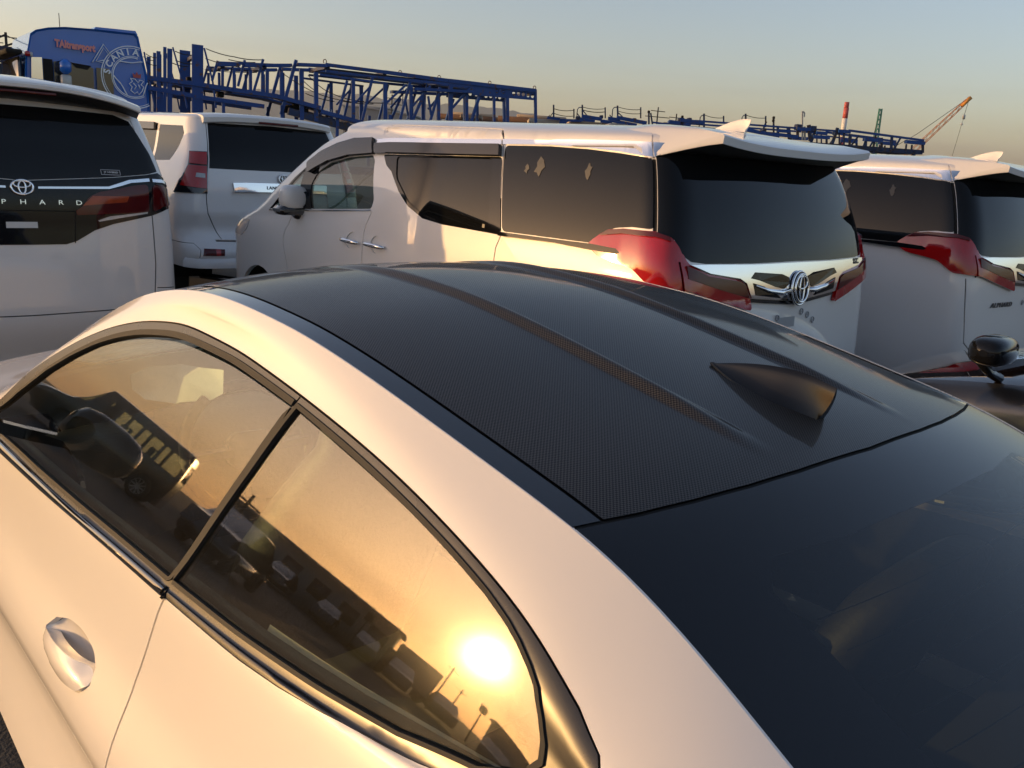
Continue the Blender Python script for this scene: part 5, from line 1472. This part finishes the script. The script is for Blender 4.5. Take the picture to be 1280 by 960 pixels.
def make_transporter():
    root = thing('car_transporter', 'blue car transporter trailer with tall posts and a sloping lower deck behind the vans', 'car transporter')
    WID = 2.35
    side = []
    for nm, L, m in (('post', T1_POSTS, 'blue'), ('brace', T1_BRACES, 'blue'), ('rail', T1_RAILS, 'blue'), ('gusset_plate', [p for i, p in enumerate(T1_PLATES) if i != 4], 'blue')):
        for s in L:
            o = beam(nm, s, m, root, depth=min(s[4], .09) if nm != 'rail' else min(s[4], .12)); side.append((nm, o))
            if nm == 'gusset_plate': pass
    for nm, o in side:
        c = o.copy(); COL.objects.link(c); c.parent = root; c.location = (-.12 if nm == 'post' else 0, WID, 0)
    x1, z1, x2, z2, hh = T1_PLATES[4]
    q = holed_plate(x1, z1, x2, z2, hh, .05, T1_HOLES, .07)
    o = q.build('end_plate', M['blue'], root, smooth=False); c = o.copy(); COL.objects.link(c); c.parent = root; c.location = (0, WID, 0)
    for x, z in T1_HOOKS:
        a = np.linspace(-.6, 4.2, 9)
        MB().tube([(x + .05 * math.cos(t), 0, z + .03 + .06 * math.sin(t)) for t in a], .014, 5).build('hook', M['rust'], root)
    rope('cable', T1_CABLES, root); rope('cable', T1_CABLES[1::2], root, WID * .5)
    # cross members and decks
    for x, z in ((.4, 3.1), (2.3, 2.98), (4.6, 2.72), (6.0, 2.42), (5.2, 3.95), (7.0, 3.92), (9.1, 3.88), (10.8, 3.8), (12.3, 3.8), (1.4, 3.9), (2.1, 3.65), (3.3, 3.75)):
        MB().box((x, WID / 2, z), (.06, WID / 2 - .05, .05)).build('cross_member', M['darkblue'], root, smooth=False)
    for x1, z1, x2, z2 in ((0, 3.10, 1.24, 3.06), (1.24, 3.06, 3.62, 2.92), (3.62, 2.92, 6.49, 2.32), (5.1, 3.9, 12.3, 3.84)):
        for y in (.35, WID - .35):
            MB().bar((x1, y, z1), (x2, y, z2), .5, .035).build('deck_track', M['darkblue'], root, smooth=False)
    for x, z, s in ((4.1, 2.66, .10), (4.3, 2.72, .12), (4.55, 2.62, .1), (3.95, 2.60, .13), (5.3, 2.55, .08), (2.05, 2.86, .1), (1.2, 3.2, .09)):
        MB().box((x, .3, z), (s, .12, s * .8), bev=.02).build('ratchet_box', M['gap'], root, smooth=False)
    MB().bar((4.0, .1, 2.55), (12.4, .1, 1.0), .25, .2).build('lower_beam', M['darkblue'], root, smooth=False)
    MB().box((6.2, WID / 2, .9), (6.1, WID / 2, .12)).build('chassis', M['darkblue'], root, smooth=False)
    for x in np.arange(.4, 12.4, 1.7):
        for y in (0, WID): beam('lower_post', (x, .95, x, 2.7, .09), 'blue', root, y)
    V, F = text_mesh('No.2 3', .1, depth=.001)
    p = np.array([5.25, -.08, 2.66]); a = math.atan2(2.34 - 2.62, 1.53)
    V = np.stack([V[:, 0] * math.cos(a) - V[:, 1] * math.sin(a), -V[:, 2], V[:, 0] * math.sin(a) + V[:, 1] * math.cos(a)], 1) + p
    MB().add(V, F).build('beam_lettering', M['logo'], root, smooth=False)
    lorry_wheels(root, (8.2, 9.4), (.25, WID - .25), .42)
    root.location = (TRAILER_POSE[0], TRAILER_POSE[1], 0); root.rotation_euler = (0, 0, TRAILER_POSE[2])
    return root


make_transporter()


def make_far_transporter():
    root = thing('car_transporter', 'long low blue car transporter with rope handrails along its top, right of the hills', 'car transporter')
    WID = 2.3
    for nm, L, m in (('post', T2_POSTS, 'darkblue'), ('brace', T2_BRACES, 'darkblue'), ('rail', T2_RAILS, 'blue'), ('gusset_plate', T2_PLATES, 'blue')):
        for s in L:
            o = beam(nm, s, m, root, depth=min(s[4], .12))
            if nm != 'post' or s[0] > 9:
                c = o.copy(); COL.objects.link(c); c.parent = root; c.location = (0, WID, 0)
    rope('handrail_rope', T2_CABLES, root, sag=.04)
    for x1, z1, x2, z2, w in T2_HOOPS:
        P = [(x1, 0, z1), (x1, 0, z2 - .08), (x1 + .05, 0, z2 - .01), (x2, 0, z2)]; MB().tube(P, .018, 6).build('hoop', M['darkblue'], root)
    for s in T2_GATES: beam('gate_post', s, 'galv', root, .1)
    for x, z in ((3.69, 3.57), (8.24, 3.68), (8.24, 3.58), (4.92, 3.48)):
        MB().box((x, 0, z), (.045, .04, .05), bev=.02).build('lamp_head', M['gap'], root)
    for x, z, s in ((2.0, 3.28, .06), (4.9, 3.35, .1), (5.2, 3.40, .07), (9.2, 3.42, .1), (9.75, 3.40, .1), (7.95, 3.22, .08), (1.15, 3.18, .07), (10.6, 3.3, .06), (3.2, 3.25, .07)):
        MB().box((x, .1, z), (s, .15, s), bev=.02).build('deck_box', M['darkblue'], root, smooth=False)
    for x1, x2, z, m in ((.9, 2.05, 3.02, 'cargo'), (-.6, .5, 3.0, 'cream'), (2.35, 3.0, 3.03, 'galv'), (-3.1, -2.3, 2.98, 'cargo')):
        MB().box(((x1 + x2) / 2, 1.0, z), ((x2 - x1) / 2, .9, .07), bev=.02).build('load', M[m], root, smooth=False)
    MB().box((6.9, WID / 2, 2.85), (7.0, WID / 2, .08)).build('deck', M['darkblue'], root, smooth=False)
    MB().box((6.9, WID / 2, .95), (7.0, WID / 2, .15)).build('chassis', M['darkblue'], root, smooth=False)
    for x in np.arange(.1, 13.9, 1.5):
        for y in (.05, WID - .05): beam('lower_post', (x, 1.0, x, 2.85, .1), 'darkblue', root, y)
    lorry_wheels(root, (2.0, 9.5, 10.8), (.25, WID - .25), .45)
    root.location = (TRAILER2_POSE[0], TRAILER2_POSE[1], 0); root.rotation_euler = (0, 0, TRAILER2_POSE[2])


make_far_transporter()


def make_lorry():
    root = thing('lorry', 'blue lorry cab with round emblem on its flank and salmon lettering over the window', 'lorry')
    W = 2.45
    prof = [(.02, .9), (.03, 2.2), (.10, 3.0), (.15, 3.2), (.209, 3.47), (.32, 3.56), (.558, 3.635), (.882, 3.689), (1.441, 3.722), (2.30, 3.74), (2.365, 3.68), (2.405, 3.462), (2.518, 2.909), (2.558, 2.138), (2.56, .9)]
    q = MB(); n = len(prof); P = []
    for y, k in ((.06, .05), (0, .0), (0, .0), (W, 0), (W, 0), (W - .06, .05)):
        c = np.array([1.3, 2.3]); P.append([(c[0] + (x - c[0]) * (1 - k * .6), y, c[1] + (z - c[1]) * (1 - k * .6)) for x, z in prof])
    P = [P[0], P[1], P[4], P[5]]
    q.grid(np.array(P)[:, :, :], flip=True); q.add(P[0], [list(range(n))]); q.add(P[-1], [list(range(n))[::-1]])
    q.build('cab', M['bluecab'], root, autosmooth=30)
    def slab(name, poly, m, y=-.012, th=.02, parent=root):
        k = len(poly); V = [(x, y, z) for x, z in poly] + [(x, y + th, z) for x, z in poly]
        return MB().add(V, [list(range(k)), list(range(2 * k - 1, k - 1, -1))] + [[i + k, (i + 1) % k + k, (i + 1) % k, i] for i in range(k)]).build(name, M[m], parent, smooth=False)
    slab('roof_deflector', [(1.46, 3.72), (1.50, 3.775), (2.32, 3.80), (2.36, 3.73), (2.36, 3.70)], 'bluecab', .05, W - .1)
    slab('side_window', [(.62, 2.0), (.62, 2.96), (.80, 3.0), (1.10, 2.97), (1.16, 2.90), (1.34, 2.93), (1.40, 2.90), (1.40, 2.0)], 'cabglass')
    slab('window_shade', [(.95, 2.98), (1.36, 2.95), (1.28, 2.86), (1.05, 2.88)], 'gap', -.03)
    slab('rear_side_window', [(1.46, 2.0), (1.46, 2.93), (1.72, 2.93), (1.80, 2.75), (1.80, 2.4), (1.70, 2.0)], 'cabglass')
    slab('door_pillar', [(.42, 1.9), (.42, 3.0), (.60, 3.0), (.60, 1.9)], 'gap')
    slab('quarter_window', [(.14, 1.9), (.20, 3.0), (.40, 3.02), (.40, 1.9)], 'chrome', -.014)
    MB().box((-.01, W / 2, 2.45), (.04, W / 2 - .1, .55), bev=.03).build('windscreen', M['cabglass'], root)
    MB().box((-.12, W / 2, 3.08), (.16, W / 2 + .05, .05), bev=.03).build('sun_visor', M['gap'], root)
    m = MB(); m.box((.13, -.02, 3.06), (.05, .05, .05), bev=.02); m.build('marker_lamp', M['red'], root)
    m = MB(); m.box((.20, -.02, 3.05), (.03, .05, .05), bev=.02); m.build('marker_lamp', M['lens'], root)
    m = MB(); m.box((.79, -.30, 2.86), (.11, .12, .15), bev=.07); mo = m.build('mirror', M['bluecab'], root, autosmooth=50)
    m = MB(); m.box((.79, -.30, 2.55), (.10, .10, .15), bev=.03); m.build('mirror_glass', M['galv'], mo, autosmooth=50)
    m = MB(); m.bar((.8, 0, 3.0), (.79, -.28, 2.95), .04); m.bar((.8, 0, 2.1), (.79, -.28, 2.4), .04); m.build('mirror_arm', M['gap'], root)
    m = MB(); m.tube([(.835, .3, 3.66), (.83, .3, 3.98)], .008, 5); m.build('whip_aerial', M['gap'], root)
    V, F = text_mesh('TAItransport', .2, bold=.012, depth=.002)
    V = np.stack([V[:, 0] * 1.0, -V[:, 2], V[:, 1]], 1); s = .80 / (V[:, 0].max() - V[:, 0].min()); V[:, 0] *= s
    a = -.02; V[:, 2] += V[:, 0] * a
    MB().add(V + np.array([1.06, -.012, 3.325]), F).build('company_lettering', M['salmon'], root, smooth=False)
    # round emblem: rings, lettering on the arc, crank arm and a crowned head
    cx, cz = 2.22, 2.80; Rr = .66
    def ring(r, w, a0, a1, name='emblem_ring'):
        t = np.linspace(a0, a1, 40); V = []; F = []
        for i, k in enumerate(t):
            for d in (-w / 2, w / 2): V.append((cx + (r + d) * math.cos(k), -.016, cz + (r + d) * math.sin(k)))
        F = [[2 * i, 2 * i + 1, 2 * i + 3, 2 * i + 2] for i in range(39)]
        keep = [f for f in F if all(V[i][0] < 2.41 + (3.46 - V[i][2]) * .2 for i in f)]
        MB().add(V, keep).build(name, M['logo'], root, smooth=False)
    A0, A1 = math.radians(75), math.radians(300)
    ring(Rr, .022, A0, A1); ring(Rr - .04, .013, A0, A1); ring(Rr - .21, .013, A0, A1); ring(Rr - .24, .020, A0, A1)
    for k, ch in enumerate('SCANIA'):
        an = math.radians(172 - k * 18.0)
        V, F = text_mesh(ch, .19, bold=.006, depth=.001); r = Rr - .122
        c, s = math.cos(an - math.pi / 2), math.sin(an - math.pi / 2)
        V = np.stack([V[:, 0] * c - V[:, 1] * s + cx + r * math.cos(an), -.014 - V[:, 2], V[:, 0] * s + V[:, 1] * c + cz + r * math.sin(an)], 1)
        MB().add(V, F).build('emblem_letter', M['logo'], root, smooth=False)
    def line(P, name='emblem_line', w=.014, m='logo'):
        MB().tube([(x, -.012, z) for x, z in P], w, 5).build(name, M[m], root)
    line([(1.62, 3.10), (1.385, 3.03), (1.63, 3.43), (1.78, 3.22)], 'emblem_arm'); line([(1.62, 3.04), (1.46, 3.06), (1.63, 3.36), (1.74, 3.21)], 'emblem_arm', .008)
    for an in (95, 215, 335):
        c, s = math.cos(math.radians(an)), math.sin(math.radians(an))
        t = np.linspace(-.62, .62, 12)
        P = [(cx + (.47 - .16 * math.cos(k * 1.9)) * math.cos(math.radians(an) + k), cz + (.47 - .16 * math.cos(k * 1.9)) * math.sin(math.radians(an) + k)) for k in t]
        P = [p for p in P if p[0] < 2.42 + (3.46 - p[1]) * .18]
        if len(P) > 2: line(P, 'emblem_blade')
    hd = [(2.16, 2.78), (2.20, 2.72), (2.13, 2.66), (2.19, 2.60), (2.16, 2.52), (2.24, 2.46), (2.30, 2.50), (2.33, 2.44), (2.40, 2.52), (2.44, 2.62), (2.38, 2.66), (2.44, 2.74), (2.36, 2.76), (2.32, 2.70), (2.26, 2.77), (2.16, 2.78)]
    line(hd, 'emblem_head', .011); line([(2.22, 2.68), (2.28, 2.62), (2.24, 2.55)], 'emblem_head', .010); line([(2.33, 2.66), (2.36, 2.58)], 'emblem_head', .010)
    q = MB(); q.add([(x, -.018, z) for x, z in ((2.22, 2.80), (2.21, 2.90), (2.26, 2.86), (2.30, 2.93), (2.34, 2.86), (2.39, 2.90), (2.38, 2.80))], [list(range(7))]); q.build('emblem_crown', M['redpaint'], root, smooth=False)
    MB().box((1.3, W / 2, .65), (1.25, W / 2 - .05, .3), bev=.05).build('chassis', M['gap'], root)
    MB().box((5.0, W / 2, .85), (2.6, .5, .15)).build('frame_rail', M['darkblue'], root)
    lorry_wheels(root, (.75, 4.6), (.15, W - .15), .5)
    root.location = (TRUCK_POSE[0], TRUCK_POSE[1], 0); root.rotation_euler = (0, 0, TRUCK_POSE[2])
    return root


make_lorry()


def make_second_lorry():
    root = thing('lorry', 'dark blue transporter cab with railed rack overhead, cut off by the left edge', 'lorry')
    for y in (0, 2.3):
        beam('rack_beam', (-4.2, 3.36, .1, 3.24, .20), 'darkblue', root, y)
        beam('rack_rail', (-4.2, 3.24, .1, 3.10, .05), 'blue', root, y)
        for x in (-2.6, -1.0, -.58):
            beam('rack_post', (x, 3.3, x, 3.86 if x < -.6 else 3.62, .05), 'cable', root, y)
        for s in ((-2.0, 3.35, -1.0, 3.80, .04), (-1.5, 3.35, -.58, 3.70, .04)): beam('rack_brace', s, 'cable', root, y)
        rope('rack_rope', [(-1.0, 3.8, -.58, 3.68, .02), (-.58, 3.66, .1, 3.55, .02), (-1.0, 3.5, -.2, 3.42, .02)], root, y)
    MB().box((-2.0, 1.15, 3.28), (2.1, 1.1, .05)).build('rack_deck', M['darkblue'], root)
    P = [(-2.6, .8), (-2.6, 2.2), (-2.35, 2.95), (-.55, 3.0), (-.45, .8)]
    V = [(x, .05, z) for x, z in P] + [(x, 2.35, z) for x, z in P]
    MB().add(V, [[0, 1, 2, 3, 4][::-1], [5, 6, 7, 8, 9]] + [[i, (i + 1) % 5, (i + 1) % 5 + 5, i + 5] for i in range(5)]).build('cab', M['darkblue'], root, autosmooth=30)
    for x1, x2 in ((-2.25, -1.55), (-1.45, -.75)):
        V = [(x1, .03, 2.1), (x2, .03, 2.1), (x2 - .05, .03, 2.85), (x1 + .12, .03, 2.85)]; MB().add(V, [[0, 1, 2, 3]]).build('side_window', M['cabglass'], root, smooth=False)
    for x in (-4.0, -.2): 
        for y in (0, 2.3): beam('rack_support', (x, .8, x, 3.2, .12), 'darkblue', root, y)
    MB().box((-2.0, 1.15, .7), (2.3, 1.0, .2)).build('chassis', M['gap'], root)
    lorry_wheels(root, (-3.6, -.6), (.15, 2.2), .5)
    root.location = (-12.2, 21.6, 0); root.rotation_euler = (0, 0, .16)


make_second_lorry()

# ---- far things
def lattice(q, a, b, w, n=9, r=.05):
    a, b = np.array(a, float), np.array(b, float); d = (b - a) / np.linalg.norm(b - a)
    u = np.array([0, 1, 0.]); x = np.cross(d, u); x /= np.linalg.norm(x); y = np.cross(x, d)
    C = [x * w / 2 * i + y * w / 2 * j for i, j in ((-1, -1), (1, -1), (1, 1), (-1, 1))]
    for c in C: q.bar(a + c, b + c * .5, r * 2)
    for i in range(n):
        p, s = a + (b - a) * i / n, a + (b - a) * (i + 1) / n
        k0, k1 = 1 - .5 * i / n, 1 - .5 * (i + 1) / n
        for j in range(4): q.bar(p + C[j] * k0, s + C[(j + 1) % 4] * k1, r)
    return q


t = thing('lattice_crane', 'orange lattice crane boom leaning right with a hook on its cable', 'crane', (44, 120, 0))
lattice(MB(), (2.5, 0, 1.5), (12.2, 0, 12.8), .75, 14, .034).build('boom', M['orangepaint'], t, smooth=False)
MB().bar((11.6, 0, 12.1), (12.6, 0, 13.2), .5, .4).build('boom_head', M['yellowpaint'], t)
MB().tube([(1.0, 0, 4.5), (6.5, 0, 8.2), (12.2, 0, 13.0)], .035, 5).build('pendant_rope', M['cable'], t)
MB().tube([(12.45, 0, 13.0), (12.2, 0, 10.9)], .03, 5).build('hoist_rope', M['cable'], t)
MB().box((12.2, 0, 10.75), (.16, .12, .28), bev=.05).build('hook_block', M['galv'], t)
MB().tube([(12.2, 0, 10.5), (12.1, 0, 9.9), (11.6, 0, 5.5)], .022, 5).build('sling', M['cable'], t)
MB().box((12.1, 0, 9.85), (.12, .1, .14), bev=.04).build('ball', M['whitepaint'], t)
MB().box((1.0, 0, 2.2), (2.4, 1.5, 1.1), bev=.2).build('cab_house', M['orangepaint'], t)
MB().box((1.0, 0, .55), (2.8, 1.8, .5), bev=.2).build('crawler', M['gap'], t)
t = thing('pile_driver_mast', 'red and white banded mast standing up behind the right-hand transporter', 'crane', (44.35, 130, 0))
for z0, z1, m in ((0, 6.0, 'whitepaint'), (6.0, 7.6, 'redpaint'), (7.6, 10.2, 'whitepaint'), (10.2, 11.6, 'redpaint')):
    MB().tube([(.05 - z0 * .01, 0, z0), (.05 - z1 * .01, 0, z1)], .36, 12).build('mast_band', M[m], t)
MB().box((-.1, 0, 12.0), (.28, .25, .42), bev=.06).build('mast_head', M['redpaint'], t)
MB().box((.3, .5, 1.2), (1.8, 2.2, 1.0), bev=.2).build('rig_body', M['galv'], t)
t = thing('green_crane_mast', 'slender green lattice mast between the banded mast and the orange boom', 'crane', (60.6, 160, 0))
lattice(MB(), (0, 0, 1.5), (-.2, 0, 14.2), .8, 16, .06).build('mast', M['greenpaint'], t, smooth=False)
MB().tube([(-.7, 0, 9), (-.3, 0, 13.8)], .05, 5).build('stay', M['cable'], t)
MB().box((0, 0, 1.2), (1.6, 1.6, 1.1), bev=.2).build('rig_body', M['greenpaint'], t)


def shed(name, label, x, y, w, d, h0, h1, m, rz=0, n=6):
    t = thing(name, label, 'building', (x, y, 0), rz)
    V = [(-w / 2, 0, 0), (w / 2, 0, 0), (w / 2, d, 0), (-w / 2, d, 0), (-w / 2, 0, h0), (w / 2, 0, h1), (w / 2, d, h1), (-w / 2, d, h0)]
    MB().add(V, [[0, 1, 5, 4], [1, 2, 6, 5], [2, 3, 7, 6], [3, 0, 4, 7], [4, 5, 6, 7]]).build('wall', M[m], t, smooth=False)
    q = MB(); q.bar((-w / 2 - .3, d / 2, h0 + .1), (w / 2 + .3, d / 2, h1 + .1), d + .6, .2); q.build('roof', M['roofsheet'], t, smooth=False)
    for i in range(n):
        xx = -w / 2 + w * (i + .5) / n
        MB().box((xx, -.04, h0 * .42), (w / n * .22, .05, h0 * .12)).build('window', M['cabglass'], t, smooth=False)
    MB().box((w * .3, -.05, 1.6), (1.2, .06, 1.6)).build('door', M['galv'], t, smooth=False)
    return t


shed('warehouse', 'flat grey warehouse seen between the blue posts', -27.0, 150, 7.5, 12, 8.0, 8.0, 'cladding')
shed('warehouse', 'grey warehouse with a sloping roof, right of the flat one', -21.6, 140, 7.2, 12, 7.5, 6.8, 'cladding', n=4)
shed('harbour_office', 'small cream building catching the sun behind the first transporter', -27.8, 120, 3.2, 5, 6.2, 5.6, 'cream', n=3)
for nm, x, y, z in (('a', -3.5, 70, 4.6), ('b', 1.5, 60, 4.3)):
    t = thing('flatbed_lorry', {'a': 'flat lorry deck seen low between the blue posts', 'b': 'lorry deck with tan load just over the van roof'}[nm], 'lorry', (x, y, 0))
    MB().box((0, 0, z - .25), (3.6, 1.2, .16), bev=.03).build('deck', M['rust'], t)
    MB().box((-.8, 0, z + .0), (1.6, 1.0, .10), bev=.04).build('load', M['cargo'], t)
    for q in (-2.8, 0, 2.8): MB().bar((q, 0, 0), (q, 0, z - .4), .2).build('trestle', M['rust'], t)
    MB().box((0, 0, 1.0), (3.4, 1.1, .2)).build('chassis', M['gap'], t)
    lorry_wheels(t, (-2.2, 2.0), (-.9, .9), .5)
for x, y, z, lab in ((12.396, 90, 7.4, 'thin lamp post with cross arms left of the block on the far transporter'), (14.25, 90, 6.9, 'short thin lamp post right of the taller one'), (-13.7, 90, 6.85, 'lamp post with cross arms between the blue posts')):
    t = thing('utility_pole', lab, 'pole', (x, y, 0))
    MB().tube([(0, 0, 0), (0, 0, z)], [.11, .06], 8).build('pole', M['cable'], t)
    for k, w in ((.35, .7), (.9, 1.2)): MB().bar((-w, 0, z - k), (w, 0, z - k - .05), .07).build('cross_arm', M['cable'], t)

# hills across the bay
ridge = [(-2600, 150), (-1900, 190), (-1273, 209), (-1050, 222), (-853, 217), (-700, 224), (-643, 211), (-540, 216), (-451, 204), (-363, 207), (-224, 209), (-150, 204), (-83, 202), (4, 194), (50, 182), (94, 172), (200, 150), (420, 120), (800, 90), (1300, 70), (2200, 40)]
xs = np.array([p[0] for p in ridge], float); zs = np.array([p[1] for p in ridge], float)
X = np.linspace(-2600, 2200, 260); Z = np.interp(X, xs, zs) + 3 * np.sin(X * .031) + 2 * np.sin(X * .083 + 1) + 1.5 * np.sin(X * .21)
P = [np.stack([X, np.full_like(X, 3700 + 40 * np.sin(X[0])) + 60 * np.sin(X * .006), np.zeros_like(X) - 1], 1), np.stack([X, 3850 + 50 * np.sin(X * .011), Z * .5], 1), np.stack([X, np.full_like(X, 4000.), Z], 1), np.stack([X, np.full_like(X, 4500.), Z * .4], 1)]
tag(MB().grid(P).build('hills', M['hill']), kind='structure')
# ------------------------------------------------------------------ things left of the picture that the coupe's windows mirror
BOXV = dict(L=4.7, hw=.90, cr=.10, rbow=.03, sbow=.02, zr=1.86, crown=.08, wt=[(.2, .88), (.5, .90), (1.0, .90), (1.2, .88), (1.86, .80)], rt=[(.2, .05), (1.0, 0), (1.86, .10)], ft=[(.2, .1), (.9, .1), (1.05, .75), (1.15, .9), (1.86, 1.55)], yf0=2.6)


def make_black_van():
    M['blackpaint'] = mat('black_paint', (.006, .006, .007), .25, coat=1.0)
    root = thing('van', 'black boxy van parked beyond the left edge, mirrored in the coupe side glass', 'van')
    h = Hull(**BOXV)
    feats = []
    for a, b in ((1.0, 1.75), (1.85, 2.5), (2.6, 3.25), (3.35, 3.95)):
        feats.append(('side_window', smooth_poly([(a, 1.12), (b, 1.12), (b, 1.68), (a, 1.68)], 1), 'clear', -.004, False))
    feats.append(('rear_window', [(0, 1.12), (.62, 1.12), (.60, 1.66), (0, 1.66)], 'clear', -.004, True))
    feats.append(('windscreen', [(4.9, 1.18), (4.95, 1.68), (h.smax, 1.70), (h.smax, 1.16)], 'clear', -.004, True))
    build_shell(root, h, feats, paint='blackpaint', arches=(1.6, 4.2), ar=.38)
    for y in (1.2, 2.2):
        for x in (-.4, .4):
            MB().box((x, y, 1.05), (.2, .09, .35), bev=.06).build('seat', M['seat'], root)
    root.location = (-24.5, 9.6, 0); root.rotation_euler = (0, 0, math.radians(158.0 - 180 ) + .18)
    return root


make_black_van()
t = thing('parked_car', 'dark saloon parked beyond the left edge behind the boxy van', 'car', (-24.0, 7.2, 0), .1)
q = MB()
P = []
for x, z in ((-2.2, .55), (-2.15, .85), (-1.6, .95), (-.9, 1.42), (.4, 1.45), (1.2, 1.0), (2.2, .9), (2.3, .5)):
    P.append([(x, -.8 + .12 * (z > 1.1), z), (x, -.7 + .12 * (z > 1.1), z + .03), (x, .7 - .12 * (z > 1.1), z + .03), (x, .8 - .12 * (z > 1.1), z), ])
q.grid(P); q.build('body', M['gloss_black'], t, autosmooth=40)
MB().box((0, 0, .45), (2.2, .82, .22), bev=.1).build('sill', M['gloss_black'], t)
lorry_wheels(t, (-1.4, 1.4), (-.75, .75), .32)
t = thing('depot_building', 'long low depot beyond the left edge, dark against the sunset in the coupe window', 'building', (-62, 10.5, 0), math.radians(90))
MB().box((0, 0, 1.35), (7.0, 4, 1.35)).build('wall', M['cladding'], t)
MB().box((0, 0, 2.8), (7.4, 4.3, .1)).build('roof', M['roofsheet'], t)
for i in range(6): MB().box((-6 + 2.4 * i, -4.02, 1.6), (.7, .05, .5)).build('window', M['cabglass'], t)
t = thing('depot_building', 'small hut at the end of the mirrored skyline', 'building', (-70, -7.2, 0), math.radians(90))
MB().box((0, 0, 1.3), (2.4, 3, 1.3)).build('wall', M['cladding'], t)
MB().box((0, 0, 2.7), (2.6, 3.2, .1)).build('roof', M['roofsheet'], t)
t = thing('box_lorry', 'box lorry standing under the mirrored sun', 'lorry', (-60, 1.4, 0), math.radians(90))
MB().box((0, 0, 1.5), (1.6, 1.1, .9), bev=.05).build('box', M['cladding'], t)
MB().box((2.1, 0, 1.15), (.5, 1.0, .6), bev=.1).build('cab', M['darkblue'], t)
lorry_wheels(t, (-1.1, 1.9), (-.9, .9), .45)
rnd = random.Random(7)
for x, y, h_, sgn in ((-58, 5.6, 2.3, 1), (-66, -.6, 3.6, 0), (-66, .7, 2.2, 1), (-72, -3.9, 2.8, 1), (-75, -2.2, 3.0, 0), (-26, 8.2, 2.2, 0)):
    t = thing('sign_post' if sgn else 'utility_pole', ('square sign board on a post ' if sgn else 'bare pole ') + 'in the mirrored skyline, %s metres off' % {58: 'nearest', 66: 'middle', 72: 'farther', 75: 'farthest', 26: 'closest'}[abs(x)], 'sign' if sgn else 'pole', (x, y, 0))
    MB().tube([(0, 0, 0), (0, 0, h_)], .06, 6).build('post', M['cable'], t)
    if sgn: MB().box((0, 0, h_), (.05, .30, .28)).build('board', M['gap'], t)
    else: MB().bar((0, -.5, h_ - .3), (0, .5, h_ - .25), .06).build('cross_arm', M['cable'], t)
for k in range(7):
    y = 11 - k * 3.0 + rnd.uniform(-.5, .5); x = -52 - rnd.uniform(0, 6)
    t = thing('parked_car', 'one of the dark cars lined up under the mirrored skyline', 'car', (x, y, 0), rnd.uniform(-.1, .1), 'dark cars in the far left row')
    q = MB(); P = []
    for xx, z in ((-2.1, .5), (-2.1, .85), (-1.5, .95), (-.8, 1.38), (.5, 1.4), (1.2, .98), (2.1, .86), (2.2, .5)):
        d = .12 * (z > 1.1); P.append([(xx, -.8 + d, z), (xx, -.7 + d, z + .03), (xx, .7 - d, z + .03), (xx, .8 - d, z)])
    q.grid(P); q.build('body', M['gloss_black'], t, autosmooth=40)
    MB().box((0, 0, .42), (2.1, .8, .2), bev=.08).build('sill', M['gloss_black'], t)
# ------------------------------------------------------------------ evening air
hz = bpy.data.materials.new('evening_haze'); hz.use_nodes = True
nt = hz.node_tree; nt.nodes.remove(nt.nodes['Principled BSDF'])
pv = nt.nodes.new('ShaderNodeVolumePrincipled')
pv.inputs['Color'].default_value = (.74, .84, .96, 1)
pv.inputs['Density'].default_value = .00014
pv.inputs['Anisotropy'].default_value = .25
nt.links.new(pv.outputs[0], nt.nodes['Material Output'].inputs['Volume'])
o = MB().box((0, 1000, 124), (5200, 4200, 126)).build('haze', hz, smooth=False)
tag(o, kind='stuff')
